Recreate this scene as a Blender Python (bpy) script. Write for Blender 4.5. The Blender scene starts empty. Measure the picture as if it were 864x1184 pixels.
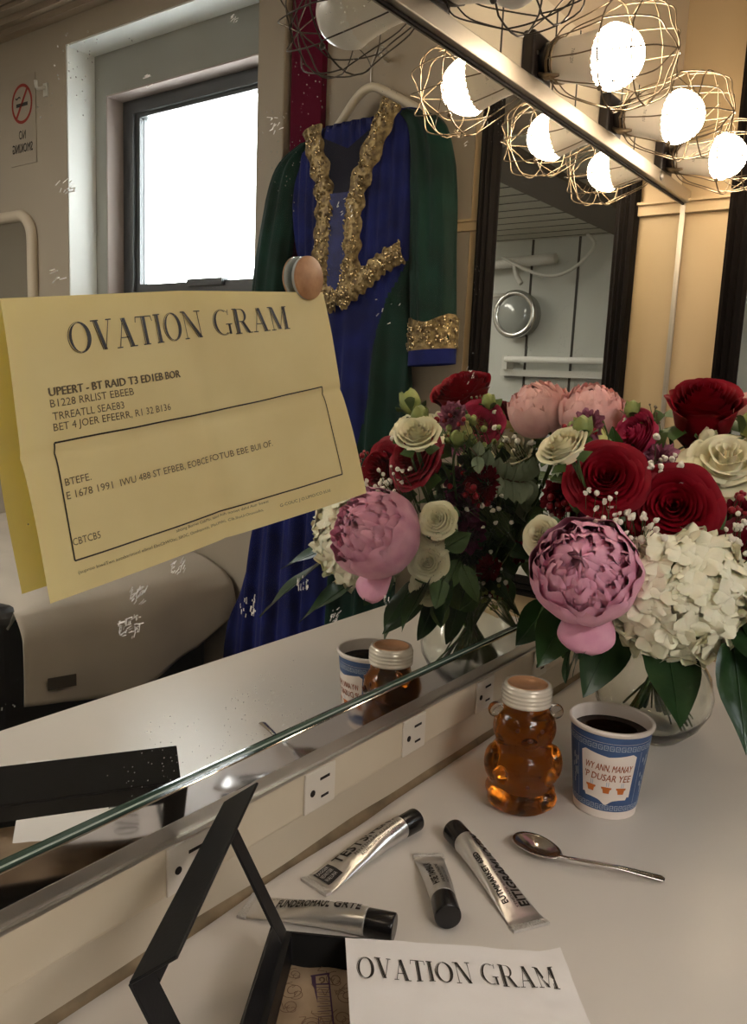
import bpy, math, random
from mathutils import Vector, Matrix, noise
random.seed(7)
PI = math.pi
sc = bpy.context.scene
col = sc.collection
V = Vector

# ------------------------------------------------------------------ materials
def mat(name, color=(.8,.8,.8), rough=.5, metal=0., spec=.5, trans=0., ior=1.45, emit=None, estr=0., bump=0., bscale=200., var=0., vscale=8., coat=0., sheen=0., sss=0., col2=None, alpha=1., bdetail=3.):
    m = bpy.data.materials.new(name); m.use_nodes = True
    nt = m.node_tree; b = nt.nodes['Principled BSDF']
    b.inputs['Base Color'].default_value = (*color, 1)
    b.inputs['Roughness'].default_value = rough
    b.inputs['Metallic'].default_value = metal
    b.inputs['Specular IOR Level'].default_value = spec
    b.inputs['Transmission Weight'].default_value = trans
    b.inputs['IOR'].default_value = ior
    b.inputs['Coat Weight'].default_value = coat
    b.inputs['Sheen Weight'].default_value = sheen
    b.inputs['Alpha'].default_value = alpha
    if sss:
        b.inputs['Subsurface Weight'].default_value = sss
        b.inputs['Subsurface Scale'].default_value = .004
        b.inputs['Subsurface Radius'].default_value = (1, .5, .4)
    if emit:
        b.inputs['Emission Color'].default_value = (*emit, 1)
        b.inputs['Emission Strength'].default_value = estr
    tc = nt.nodes.new('ShaderNodeTexCoord')
    if var or col2:
        n = nt.nodes.new('ShaderNodeTexNoise'); n.inputs['Scale'].default_value = vscale; n.inputs['Detail'].default_value = 5
        nt.links.new(tc.outputs['Object'], n.inputs['Vector'])
        r = nt.nodes.new('ShaderNodeValToRGB')
        c2 = col2 or tuple(c*(1-var) for c in color)
        r.color_ramp.elements[0].position = .35; r.color_ramp.elements[1].position = .65
        r.color_ramp.elements[0].color = (*c2, 1); r.color_ramp.elements[1].color = (*color, 1)
        nt.links.new(n.outputs['Fac'], r.inputs['Fac']); nt.links.new(r.outputs['Color'], b.inputs['Base Color'])
    if bump:
        n = nt.nodes.new('ShaderNodeTexNoise'); n.inputs['Scale'].default_value = bscale; n.inputs['Detail'].default_value = bdetail
        nt.links.new(tc.outputs['Object'], n.inputs['Vector'])
        bp = nt.nodes.new('ShaderNodeBump'); bp.inputs['Strength'].default_value = bump; bp.inputs['Distance'].default_value = .002
        nt.links.new(n.outputs['Fac'], bp.inputs['Height']); nt.links.new(bp.outputs['Normal'], b.inputs['Normal'])
    return m

M = {}
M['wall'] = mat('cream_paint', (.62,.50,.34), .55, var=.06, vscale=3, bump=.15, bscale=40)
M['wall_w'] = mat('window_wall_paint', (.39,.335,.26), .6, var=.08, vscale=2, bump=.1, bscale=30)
M['wall_y'] = mat('yellow_cream_gloss_paint', (.55,.41,.23), .5, var=.05, vscale=3)
M['white_paint'] = mat('white_reveal_paint', (.78,.79,.76), .45, var=.04, vscale=6)
M['grey_paint'] = mat('grey_reveal_paint', (.29,.29,.26), .5, var=.05)
M['mauve'] = mat('mauve_window_jamb', (.42,.35,.32), .5, var=.1, vscale=10)
M['alu'] = mat('dark_aluminium', (.10,.105,.11), .35, metal=.6)
M['ceiling'] = mat('ceiling_paint', (.34,.27,.20), .7)
M['ceil_panel'] = mat('ceiling_board', (.58,.56,.48), .6, var=.05)
M['board'] = mat('grey_white_boarding', (.55,.56,.52), .6, var=.05, vscale=3)
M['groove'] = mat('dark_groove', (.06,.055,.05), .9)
M['beam'] = mat('brown_beam', (.14,.11,.085), .6)
M['floor'] = mat('dark_vinyl_floor', (.03,.028,.026), .5, var=.3, vscale=6)
M['burg'] = mat('burgundy_paint', (.10,.003,.020), .8, spec=.1)
M['table'] = mat('cream_laminate', (.69,.645,.59), .32, var=.025, vscale=2.5, bump=.03, bscale=60)
M['trimcream'] = mat('raceway_cream', (.66,.57,.43), .42, var=.05, vscale=12, bump=.08, bscale=30)
M['lowercream'] = mat('backsplash_cream', (.60,.52,.40), .45, var=.06, vscale=7, bump=.1, bscale=20)
M['caulk_shade'] = mat('caulk_seam_shade', (.30,.22,.13), .7, var=.5, vscale=25)  # caulk bead whose brown paints in the shadow line along the table seam
M['plate'] = mat('outlet_plastic', (.69,.63,.54), .35)
M['slot_shadow'] = mat('slots_and_shadow_strip', (.015,.01,.008), .8)
M['strip'] = mat('lamp_strip_enamel', (.72,.62,.45), .35, var=.05, vscale=5)
M['black_wood'] = mat('black_frame_wood', (.008,.006,.005), .7, spec=.1, bump=.2, bscale=60)
M['wire'] = mat('aged_brass_wire', (.24,.18,.11), .4, metal=.7, var=.4, vscale=60)
M['wire_shaded'] = mat('shaded_cage_wire', (.10,.085,.07), .45, metal=.8, var=.4, vscale=60)  # darker cage wire, the missing lamp glow put into its colour
M['bakelite'] = mat('black_bakelite', (.02,.015,.013), .3)
M['bulb_base'] = mat('bulb_plastic', (.80,.74,.64), .4, sss=.05)
M['bulb_off'] = mat('unlit_bulb_dome', (.80,.77,.70), .3)
M['print_grey'] = mat('grey_print', (.25,.22,.18), .6)
M['screw'] = mat('steel_screw', (.6,.58,.52), .3, metal=1)
M['silver'] = mat('tube_aluminium', (.76,.745,.72), .28, metal=.88, bump=.5, bscale=40, var=.12, vscale=40)
M['silver_crimp'] = mat('tube_crimp', (.68,.66,.63), .42, metal=.65, bump=.9, bscale=500)
M['capblack'] = mat('black_cap_plastic', (.012,.011,.011), .22)
M['ink'] = mat('black_ink', (.018,.015,.014), .5)
M['ink_soft'] = mat('soft_typewriter_ink', (.12,.09,.045), .7)
M['inkbox'] = mat('ruled_line_ink', (.025,.02,.01), .6)
M['label_white'] = mat('label_white_print', (.55,.53,.5), .5)
M['bx'] = mat('black_card', (.008,.008,.009), .45, spec=.35, bump=.06, bscale=400)
M['bx_in'] = mat('black_card_inside', (.004,.004,.004), .8)
M['sepia'] = mat('sepia_lining_paper', (.46,.34,.22), .6, col2=(.30,.21,.13), vscale=22, bump=.25, bscale=30)
M['sepia_ink'] = mat('sepia_ink', (.17,.10,.06), .7)
M['purple_ink'] = mat('purple_ink', (.075,.035,.085), .7)
M['white_paper'] = mat('white_paper', (.80,.775,.76), .7, bump=.25, bscale=35)
M['steel'] = mat('polished_steel', (.62,.58,.55), .16, metal=1, bump=.04, bscale=90)
M['honey'] = mat('honey', (.50,.14,.010), .12, trans=1., ior=1.40, bump=.15, bscale=90)
M['clear'] = mat('clear_plastic', (1,.98,.95), .06, trans=1., ior=1.42)
M['lid'] = mat('ribbed_lid_plastic', (.74,.68,.58), .25, coat=.4, metal=.25)
M['kraft'] = mat('copper_lid_seal', (.50,.27,.14), .4, metal=.35, bump=.4, bscale=120)
M['bear_dark'] = mat('bear_relief', (.10,.02,.002), .35)
M['cupwhite'] = mat('cup_paper', (.84,.76,.70), .42)
M['cupblue'] = mat('cup_blue', (.055,.115,.28), .5, var=.15, vscale=60)
M['cuppale'] = mat('cup_pale_blue', (.36,.43,.55), .5)
M['cuporange'] = mat('cup_orange', (.55,.15,.025), .5)
M['cuptext'] = mat('cup_text', (.33,.09,.035), .6)
M['coffee'] = mat('black_coffee', (.012,.004,.002), .05)
M['glass'] = mat('vase_glass', (.97,1,.97), .02, trans=1., ior=1.45)
M['_w'] = mat('vase_water', (.80,.88,.70), .0, trans=1., ior=1.33)
M['wooddisc'] = mat('wood_disc', (.42,.22,.10), .45, col2=(.27,.12,.05), vscale=70)
M['acryl'] = mat('clear_rim', (.85,.9,.88), .1, trans=.6)
M['gown_blue'] = mat('royal_blue_velvet', (.008,.015,.13), .75, sheen=.05, spec=.2, var=.5, vscale=14)
M['gown_green'] = mat('dark_green_velvet', (.003,.032,.022), .7, sheen=.05, spec=.25, var=.5, vscale=14)
M['gown_dark'] = mat('navy_lining', (.006,.007,.02), .9)
M['ruche'] = mat('ruched_blue', (.012,.022,.16), .6, var=.4, vscale=60)
M['gold'] = mat('gold_beading', (.34,.25,.11), .42, metal=.6, col2=(.10,.065,.03), vscale=90, bump=1., bscale=160)
M['sequin'] = mat('gold_sequin', (.85,.72,.45), .15, metal=1)
M['hanger'] = mat('ivory_plastic', (.66,.60,.48), .4)
M['cloth'] = mat('beige_canvas', (.50,.45,.38), .85, var=.12, vscale=5, bump=.4, bscale=12, bdetail=4)
M['dark_fab'] = mat('black_vinyl', (.012,.012,.013), .5)
M['tag'] = mat('dark_care_tag', (.06,.05,.04), .7)
M['signcard'] = mat('sign_card', (.36,.31,.24), .6)
M['signred'] = mat('sign_red', (.30,.03,.02), .6)
M['signblk'] = mat('sign_black', (.035,.03,.03), .6)
M['frame_cream'] = mat('cream_mirror_frame', (.58,.50,.38), .4)
M['pipe'] = mat('white_pipe', (.62,.61,.56), .4)
M['lampmetal'] = mat('bulkhead_metal', (.55,.55,.52), .25, metal=.9)
M['lampglass'] = mat('bulkhead_lens', (.30,.32,.30), .15, coat=.5)
M['tubew'] = mat('fluorescent_tube', (.82,.82,.78), .3)
M['curtain'] = mat('grey_curtain', (.42,.40,.36), .8, var=.2)
# flowers
M['red'] = mat('deep_red_petal', (.27,.002,.013), .55, spec=.25, var=.3, vscale=30, bump=.2, bscale=120)
M['red_b'] = mat('dark_red_petal', (.17,.002,.012), .6, spec=.25, var=.3, vscale=30)
M['pink'] = mat('peony_pink_petal', (.82,.42,.55), .6, sheen=.05, col2=(.72,.32,.46), vscale=45, bump=.25, bscale=150, sss=.12)
M['salmon'] = mat('pale_salmon_petal', (.84,.50,.46), .6, sheen=.05, col2=(.74,.38,.36), vscale=40, sss=.12)
M['white'] = mat('ivory_petal', (.84,.79,.58), .5, col2=(.76,.72,.48), vscale=30, bump=.15, bscale=120, sss=.1)
M['hyd'] = mat('hydrangea_petal', (.92,.89,.71), .6, col2=(.87,.84,.63), vscale=60, bump=.3, bscale=200, sss=.08)
M['butter'] = mat('butter_petal', (.72,.64,.28), .5, col2=(.58,.58,.2), vscale=40, sss=.1)
M['purple'] = mat('plum_petal', (.15,.014,.07), .6, sheen=.15, var=.4, vscale=50)
M['mauvepet'] = mat('mauve_petal', (.42,.14,.22), .6, var=.4, vscale=60)
M['ranun'] = mat('raspberry_petal', (.60,.06,.15), .55, col2=(.42,.025,.08), vscale=50)
M['berry'] = mat('red_berry', (.28,.01,.02), .3)
M['gyp'] = mat('babys_breath_blossom', (.80,.76,.66), .7)
M['leaf'] = mat('dark_green_leaf', (.022,.060,.016), .38, col2=(.012,.038,.012), vscale=25, bump=.3, bscale=60)
M['leaf2'] = mat('mid_green_leaf', (.075,.135,.035), .45, col2=(.04,.085,.02), vscale=25, bump=.25, bscale=60)
M['euc'] = mat('eucalyptus_leaf', (.34,.40,.27), .6, col2=(.24,.30,.19), vscale=30)
M['stem'] = mat('green_stem', (.06,.10,.03), .5)
M['stemw'] = mat('woody_stem', (.13,.10,.06), .6)
M['bud'] = mat('green_bud', (.30,.33,.10), .55, col2=(.2,.25,.07), vscale=60)

# LED dome
def emitter(name, c, s):
    m = bpy.data.materials.new(name); m.use_nodes = True; nt = m.node_tree; nt.nodes.clear()
    e = nt.nodes.new('ShaderNodeEmission'); e.inputs[0].default_value = (*c,1); e.inputs[1].default_value = s
    o = nt.nodes.new('ShaderNodeOutputMaterial'); nt.links.new(e.outputs[0], o.inputs[0]); return m
BULB = 30.
M['diffuser'] = emitter('fill_diffuser', (1.,.92,.84), 11.5)  # glow of the added fill lights
M['lit'] = emitter('lit_bulb_dome', (1.,.80,.58), BULB)

# silvered mirror with dust specks
def mirror_mat(name, tint, dust=True):
    m = bpy.data.materials.new(name); m.use_nodes = True; nt = m.node_tree; nt.nodes.clear()
    g = nt.nodes.new('ShaderNodeBsdfGlossy'); g.inputs['Color'].default_value = (*tint,1); g.inputs['Roughness'].default_value = 0.0
    o = nt.nodes.new('ShaderNodeOutputMaterial')
    if not dust:
        nt.links.new(g.outputs[0], o.inputs[0]); return m
    d = nt.nodes.new('ShaderNodeBsdfDiffuse'); d.inputs['Color'].default_value = (.85,.82,.76,1)
    tc = nt.nodes.new('ShaderNodeTexCoord')
    v = nt.nodes.new('ShaderNodeTexVoronoi'); v.inputs['Scale'].default_value = 260
    nt.links.new(tc.outputs['Object'], v.inputs['Vector'])
    lt = nt.nodes.new('ShaderNodeMath'); lt.operation = 'LESS_THAN'; lt.inputs[1].default_value = .13
    nt.links.new(v.outputs['Distance'], lt.inputs[0])
    n = nt.nodes.new('ShaderNodeTexNoise'); n.inputs['Scale'].default_value = 9; n.inputs['Detail'].default_value = 3
    nt.links.new(tc.outputs['Object'], n.inputs['Vector'])
    gt = nt.nodes.new('ShaderNodeMath'); gt.operation = 'GREATER_THAN'; gt.inputs[1].default_value = .60
    nt.links.new(n.outputs['Fac'], gt.inputs[0])
    mu = nt.nodes.new('ShaderNodeMath'); mu.operation = 'MULTIPLY'
    nt.links.new(lt.outputs[0], mu.inputs[0]); nt.links.new(gt.outputs[0], mu.inputs[1])
    m2 = nt.nodes.new('ShaderNodeMath'); m2.operation = 'MULTIPLY_ADD'; m2.inputs[1].default_value = .30; m2.inputs[2].default_value = .005
    nt.links.new(mu.outputs[0], m2.inputs[0])
    mx = nt.nodes.new('ShaderNodeMixShader')
    nt.links.new(m2.outputs[0], mx.inputs[0]); nt.links.new(g.outputs[0], mx.inputs[1]); nt.links.new(d.outputs[0], mx.inputs[2])
    nt.links.new(mx.outputs[0], o.inputs[0]); return m
M['mirror'] = mirror_mat('silvered_mirror', (.90,.91,.88))
M['mirror2'] = mirror_mat('old_mirror', (.80,.81,.77), False)
M['chrome'] = mat('scratched_chrome', (.58,.565,.55), .07, metal=1, bump=.10, bscale=14)
M['chrome_dull'] = mat('dull_aluminium_channel', (.50,.46,.40), .30, metal=.85, bump=.1, bscale=40)
M['topchrome'] = mat('brushed_top_channel', (.50,.45,.37), .42, metal=.9, bump=.08, bscale=60)
M['glass_edge'] = mat('green_glass_edge', (.05,.085,.065), .08, coat=.6)
M['glass_edge_l'] = mat('bright_glass_edge', (.45,.52,.47), .12, coat=.6)
M['smudge'] = mat('dried_smudge', (.86,.84,.80), .8)

# translucent yellow paper
def paper_mat():
    m = bpy.data.materials.new('yellow_paper'); m.use_nodes = True; nt = m.node_tree
    b = nt.nodes['Principled BSDF']; b.inputs['Roughness'].default_value = .75; b.inputs['Specular IOR Level'].default_value = .2
    tc = nt.nodes.new('ShaderNodeTexCoord'); n = nt.nodes.new('ShaderNodeTexNoise'); n.inputs['Scale'].default_value = 18; n.inputs['Detail'].default_value = 6
    nt.links.new(tc.outputs['Object'], n.inputs['Vector'])
    r = nt.nodes.new('ShaderNodeValToRGB'); r.color_ramp.elements[0].position=.3; r.color_ramp.elements[1].position=.7
    r.color_ramp.elements[0].color=(.72,.60,.32,1); r.color_ramp.elements[1].color=(.78,.67,.37,1)
    nt.links.new(n.outputs['Fac'], r.inputs['Fac']); nt.links.new(r.outputs[0], b.inputs['Base Color'])
    t = nt.nodes.new('ShaderNodeBsdfTranslucent'); t.inputs[0].default_value = (.85,.62,.05,1)
    mx = nt.nodes.new('ShaderNodeMixShader'); mx.inputs[0].default_value = .28
    o = nt.nodes['Material Output']
    nt.links.new(b.outputs[0], mx.inputs[1]); nt.links.new(t.outputs[0], mx.inputs[2]); nt.links.new(mx.outputs[0], o.inputs[0])
    n2 = nt.nodes.new('ShaderNodeTexNoise'); n2.inputs['Scale'].default_value = 60
    bp = nt.nodes.new('ShaderNodeBump'); bp.inputs['Strength'].default_value=.12; bp.inputs['Distance'].default_value=.001
    nt.links.new(tc.outputs['Object'], n2.inputs['Vector']); nt.links.new(n2.outputs['Fac'], bp.inputs['Height']); nt.links.new(bp.outputs[0], b.inputs['Normal'])
    return m
M['yellow'] = paper_mat()

# ------------------------------------------------------------------ mesh builder
class MB:
    def __init__(s): s.v=[]; s.f=[]; s.m=[]; s.sm=[]
    def add(s, vs, fs, mi=0, smooth=True, T=None):
        o=len(s.v)
        for p in vs:
            p=V(p); s.v.append(T@p if T else p)
        for f in fs: s.f.append(tuple(i+o for i in f)); s.m.append(mi); s.sm.append(smooth)
    def box(s, a, b, mi=0, T=None):
        x0,y0,z0=a; x1,y1,z1=b
        vs=[(x0,y0,z0),(x1,y0,z0),(x1,y1,z0),(x0,y1,z0),(x0,y0,z1),(x1,y0,z1),(x1,y1,z1),(x0,y1,z1)]
        s.add(vs,[(0,3,2,1),(4,5,6,7),(0,1,5,4),(1,2,6,5),(2,3,7,6),(3,0,4,7)],mi,False,T)
    def quad(s,a,b,c,d,mi=0): s.add([a,b,c,d],[(0,1,2,3)],mi,False)
    def grid(s, fn, nu, nv, mi=0, smooth=True, mfn=None, closeu=False, T=None):
        vs=[fn(i/nu, j/nv) for j in range(nv+1) for i in range(nu+(0 if closeu else 1))]
        w=nu if closeu else nu+1
        o=len(s.v)
        for p in vs:
            p=V(p); s.v.append(T@p if T else p)
        for j in range(nv):
            for i in range(nu):
                i2=(i+1)%w
                s.f.append((o+j*w+i,o+j*w+i2,o+(j+1)*w+i2,o+(j+1)*w+i)); s.m.append(mfn(i/nu,j/nv) if mfn else mi); s.sm.append(smooth)
    def tube(s, pts, r, seg=6, mi=0, caps=True, closed=False, smooth=True):
        pts=[V(p) for p in pts]; n=len(pts)
        rs=r if isinstance(r,(list,tuple)) else [r]*n
        up=None; rings=[]
        for i,p in enumerate(pts):
            if closed: t=pts[(i+1)%n]-pts[i-1]
            else: t=pts[min(i+1,n-1)]-pts[max(i-1,0)]
            if t.length<1e-9: t=V((0,0,1))
            t.normalize()
            if up is None: up=t.orthogonal().normalized()
            up=up-t*up.dot(t)
            if up.length<1e-6: up=t.orthogonal()
            up.normalize(); b=t.cross(up)
            rings.append([p+(up*math.cos(2*PI*k/seg)+b*math.sin(2*PI*k/seg))*rs[i] for k in range(seg)])
        o=len(s.v)
        for rg in rings: s.v+=rg
        for i in range(n if closed else n-1):
            j=(i+1)%n
            for k in range(seg):
                k2=(k+1)%seg
                s.f.append((o+i*seg+k,o+i*seg+k2,o+j*seg+k2,o+j*seg+k)); s.m.append(mi); s.sm.append(smooth)
        if caps and not closed:
            s.f.append(tuple(o+k for k in range(seg))[::-1]); s.m.append(mi); s.sm.append(False)
            s.f.append(tuple(o+(n-1)*seg+k for k in range(seg))); s.m.append(mi); s.sm.append(False)
    def lathe(s, prof, seg=32, mi=0, T=None, mis=None, sx=1., sy=1., smooth=True, cap=True):
        o=len(s.v)
        for r,z in prof:
            for k in range(seg):
                a=2*PI*k/seg; p=V((r*math.cos(a)*sx,r*math.sin(a)*sy,z)); s.v.append(T@p if T else p)
        for i in range(len(prof)-1):
            for k in range(seg):
                k2=(k+1)%seg
                s.f.append((o+i*seg+k,o+i*seg+k2,o+(i+1)*seg+k2,o+(i+1)*seg+k)); s.m.append(mis[i] if mis else mi); s.sm.append(smooth)
        if cap:
            if prof[0][0]>1e-5: s.f.append(tuple(o+k for k in range(seg))[::-1]); s.m.append(mis[0] if mis else mi); s.sm.append(False)
            if prof[-1][0]>1e-5: s.f.append(tuple(o+(len(prof)-1)*seg+k for k in range(seg))); s.m.append(mis[-1] if mis else mi); s.sm.append(False)
    def ell(s, c, r, seg=14, rings=8, mi=0, T=None):
        R=Matrix.Translation(V(c))@Matrix.Diagonal((*((r,)*3 if isinstance(r,(int,float)) else r),1))
        if T: R=T@R
        prof=[(max(math.sin(PI*i/rings),1e-4),-math.cos(PI*i/rings)) for i in range(rings+1)]
        s.lathe(prof,seg,mi,R,cap=False)
    def build(s, name, mats, parent=None):
        me=bpy.data.meshes.new(name); me.from_pydata([tuple(p) for p in s.v],[],s.f); 
        for m in (mats if isinstance(mats,(list,tuple)) else [mats]): me.materials.append(M[m] if isinstance(m,str) else m)
        me.polygons.foreach_set('material_index', s.m); me.polygons.foreach_set('use_smooth', s.sm)
        me.update()
        o=bpy.data.objects.new(name, me); col.objects.link(o)
        if parent: o.parent=parent; o.matrix_parent_inverse=world_of(parent).inverted()
        return o
def world_of(o):
    m=o.matrix_basis.copy()
    if o.parent: m=world_of(o.parent)@o.matrix_parent_inverse@m
    return m
def thing(name, label, cat, loc, group=None, kind=None):
    o=bpy.data.objects.new(name,None); col.objects.link(o); o.location=loc; o.empty_display_size=.03
    o['label']=label; o['category']=cat
    if group: o['group']=group
    return o
def tag(o,label,cat,group=None,kind=None):
    o['label']=label; o['category']=cat
    if group: o['group']=group
    if kind: o['kind']=kind
    return o
def struct(o): o['kind']='structure'; return o
def bevel(o, w, seg=2):
    m=o.modifiers.new('bevel','BEVEL'); m.width=w; m.segments=seg; m.limit_method='ANGLE'; m.angle_limit=math.radians(40); return o
def solid(o, t, off=0):
    m=o.modifiers.new('solid','SOLIDIFY'); m.thickness=t; m.offset=off; return o
def frame_to(pos, d, up=V((0,0,1))):      # matrix with local +Z along d
    z=V(d).normalized(); x=V(up).cross(z)
    if x.length<1e-4: x=V((1,0,0)).cross(z)
    x.normalize(); y=z.cross(x)
    return Matrix(((x.x,y.x,z.x,pos[0]),(x.y,y.y,z.y,pos[1]),(x.z,y.z,z.z,pos[2]),(0,0,0,1)))
def smooth_path(pts, n=6):
    pts=[V(p) for p in pts]; out=[]
    for i in range(len(pts)-1):
        p0=pts[max(i-1,0)];p1=pts[i];p2=pts[i+1];p3=pts[min(i+2,len(pts)-1)]
        for k in range(n):
            t=k/n
            out.append(.5*((2*p1)+(p2-p0)*t+(2*p0-5*p1+4*p2-p3)*t*t+(3*p1-p0-3*p2+p3)*t**3))
    out.append(pts[-1]); return out

# ---- lettering
_tc={}
def text_polys(txt):
    if txt in _tc: return _tc[txt]
    cu=bpy.data.curves.new('lettering','FONT'); cu.body=txt; cu.size=1; cu.resolution_u=2
    ob=bpy.data.objects.new('lettering',cu); col.objects.link(ob)
    dg=bpy.context.evaluated_depsgraph_get(); dg.update()
    me=ob.evaluated_get(dg).to_mesh()
    vs=[(v.co.x,v.co.y) for v in me.vertices]; fs=[tuple(p.vertices) for p in me.polygons]
    ob.evaluated_get(dg).to_mesh_clear(); bpy.data.objects.remove(ob); bpy.data.curves.remove(cu)
    x0=min(v[0] for v in vs); x1=max(v[0] for v in vs)
    r=([((x-x0)/(x1-x0), y/.69) for x,y in vs], fs, (x1-x0)/.69); _tc[txt]=r; return r
def put_text(mb, txt, fn, u0, v0, w, h, mi=0, bold=0, slant=0.):   # fn(u,v)->point; text box from (u0,v0) baseline, extends +u by w, +v by h
    vs,fs,_=text_polys(txt)
    for k in range(1+bold):
        mb.add([fn(u0+w*x+slant*y*h+(k%2)*w*.006, v0+h*y+k*h*.035) for x,y in vs], fs, mi, False)
def bar(x0,y0,x1,y1,w): return [(x0-w/2,y0),(x0+w/2,y0),(x1+w/2,y1),(x1-w/2,y1)]
def rect(x0,y0,x1,y1): return [(x0,y0),(x1,y0),(x1,y1),(x0,y1)]
def dbl(x0,y0,x1,y1): return [bar(x0-.085,y0,x1-.085,y1,.026), bar(x0+.012,y0,x1+.012,y1,.125)]
def arc(cx,cy,a,b,ai,bi,t0,t1,sh=0,n=22):
    out=[]
    for i in range(n):
        p=math.radians(t0+(t1-t0)*i/n); q=math.radians(t0+(t1-t0)*(i+1)/n)
        out.append([(cx+a*math.cos(p),cy+b*math.sin(p)),(cx+a*math.cos(q),cy+b*math.sin(q)),(cx+sh+ai*math.cos(q),cy+bi*math.sin(q)),(cx+sh+ai*math.cos(p),cy+bi*math.sin(p))])
    return out
def ser(x,y,w=.26): return rect(x-w/2,y-.02,x+w/2,y+.02)
GL={
 'O':(.84, arc(.42,.5,.42,.52,.395,.505,90,270)+arc(.42,.5,.365,.49,.27,.475,0,360)+arc(.42,.5,.42,.52,.36,.49,-90,90)),
 'V':(.80, dbl(.17,1,.42,0)+[bar(.68,1,.43,0,.028),ser(.14,1,.3),ser(.68,1,.22)]),
 'A':(.80, [bar(.13,0,.39,1,.03),rect(.23,.31,.55,.345),ser(.12,0,.22),ser(.66,0,.3)]+dbl(.63,0,.40,1)),
 'T':(.72, dbl(.37,0,.37,1)+[rect(.04,.965,.70,1.),ser(.36,0,.3),bar(.02,.80,.055,.98,.03),bar(.72,.80,.685,.98,.03)]),
 'I':(.36, dbl(.19,0,.19,1)+[ser(.18,0,.3),ser(.18,1,.3)]),
 'N':(.86, [bar(.16,0,.16,1,.028),bar(.72,0,.72,1,.028),ser(.15,0,.24),ser(.12,1,.22),ser(.72,1,.24)]+dbl(.70,0,.19,1)),
 'G':(.84, arc(.42,.5,.42,.52,.395,.505,50,310)+arc(.42,.5,.365,.49,.27,.475,60,300)+[bar(.70,.02,.70,.42,.10),ser(.69,.42,.28),bar(.70,.78,.72,1.,.025)]),
 'R':(.80, dbl(.19,0,.19,1)+[ser(.18,0,.3),ser(.13,1,.2),rect(.2,.975,.42,1.),rect(.2,.47,.42,.50)]+arc(.42,.735,.22,.265,.12,.235,-90,90,n=12)+dbl(.66,0,.42,.49)+[ser(.72,0,.2)]),
 'M':(1.0, [bar(.15,0,.15,1,.028),bar(.50,.05,.82,1,.028),ser(.15,0,.22),ser(.12,1,.2),ser(.86,0,.3),ser(.88,1,.22)]+dbl(.49,.02,.20,1)+dbl(.85,0,.85,1)),
 ' ':(.32, [])}
def serif_text(mb, txt, fn, u0, v0, w, h, mi=0):
    tot=sum(GL[c][0]+.05 for c in txt)-.05; x=0
    for c in txt:
        for poly in GL[c][1]:
            mb.add([fn(u0+w*(x+px)/tot, v0+h*py) for px,py in poly],[tuple(range(len(poly)))],mi,False)
        x+=GL[c][0]+.05

# ------------------------------------------------------------------ constants of the place
MY=.437; WY=.462; X=1.413; ZF=-.75; ZC=1.46; XL=-2.5; YF=-3.
def yr(yv): return 2*MY-yv
# ---- shell
b=MB(); b.box((XL-.1,YF-.1,ZF-.1),(X+.4,WY+.1,ZF)); struct(b.build('floor','floor'))
b=MB(); b.box((XL-.1,YF-.1,ZC),(X+.4,WY+.1,ZC+.1))
struct(b.build('ceiling','ceiling'))
b=MB(); b.box((XL-.1,WY,ZF),(X+.3,WY+.1,ZC)); struct(b.build('wall_back','wall'))
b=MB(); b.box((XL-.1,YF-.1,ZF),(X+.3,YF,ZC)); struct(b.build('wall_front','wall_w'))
# boarded far wall
b=MB(); b.box((XL-.1,YF,ZF),(XL,WY,ZC))
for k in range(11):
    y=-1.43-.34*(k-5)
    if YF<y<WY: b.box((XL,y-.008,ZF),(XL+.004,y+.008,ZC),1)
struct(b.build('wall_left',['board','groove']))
# end wall with the window opening
wy0,wy1=yr(2.165),yr(1.402); wz0,wz1=.60,1.32
b=MB()
X2=1.50
for (ya,yb,za,zb) in ((YF,wy0,ZF,ZC),(wy1,WY,ZF,ZC),(wy0,wy1,ZF,wz0),(wy0,wy1,wz1,ZC)): b.box((X,ya,za),(X2,yb,zb))
struct(b.build('wall_right','wall_y'))
# window reveals, frame and pane
w=struct(bpy.data.objects.new('window_1',None)); col.objects.link(w); w.location=(X2,(wy0+wy1)/2,wz0)
b=MB(); t=.004
b.box((X-.001,wy0,wz0),(X2,wy0+t,wz1)); b.box((X-.001,wy1-t,wz0),(X2,wy1,wz1)); b.box((X-.001,wy0,wz1-t),(X2,wy1,wz1)); b.box((X-.001,wy0,wz0),(X2,wy1,wz0+t))
b.build('window_reveal','white_paint',w)
iy0,iy1,iz0,iz1=yr(2.11),wy1-.02,.64,1.205
b=MB()
for (ya,yb,za,zb) in ((wy0-.1,iy0,wz0-.1,wz1+.1),(iy1,wy1+.1,wz0-.1,wz1+.1),(iy0,iy1,wz0-.1,iz0),(iy0,iy1,iz1,wz1+.1)): b.box((X2,ya,za),(X2+.075,yb,zb))
b.build('window_surround','grey_paint',w)
b=MB()
b.box((X2+.001,iy0,iz0),(X2+.075,iy0+t,iz1)); b.box((X2+.001,iy0,iz1-t),(X2+.075,iy1,iz1)); b.box((X2+.001,iy0,iz0),(X2+.075,iy1,iz0+t)); b.box((X2+.001,iy1-t,iz0),(X2+.075,iy1,iz1))
b.build('window_lining','mauve',w)
gy0,gy1,gz0,gz1=yr(2.03),iy1-.03,.69,1.15
b=MB()
for (ya,yb,za,zb) in ((iy0,gy0,iz0,iz1),(gy1,iy1,iz0,iz1),(gy0,gy1,iz0,gz0),(gy0,gy1,gz1,iz1)): b.box((X2+.055,ya,za),(X2+.085,yb,zb))
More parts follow.
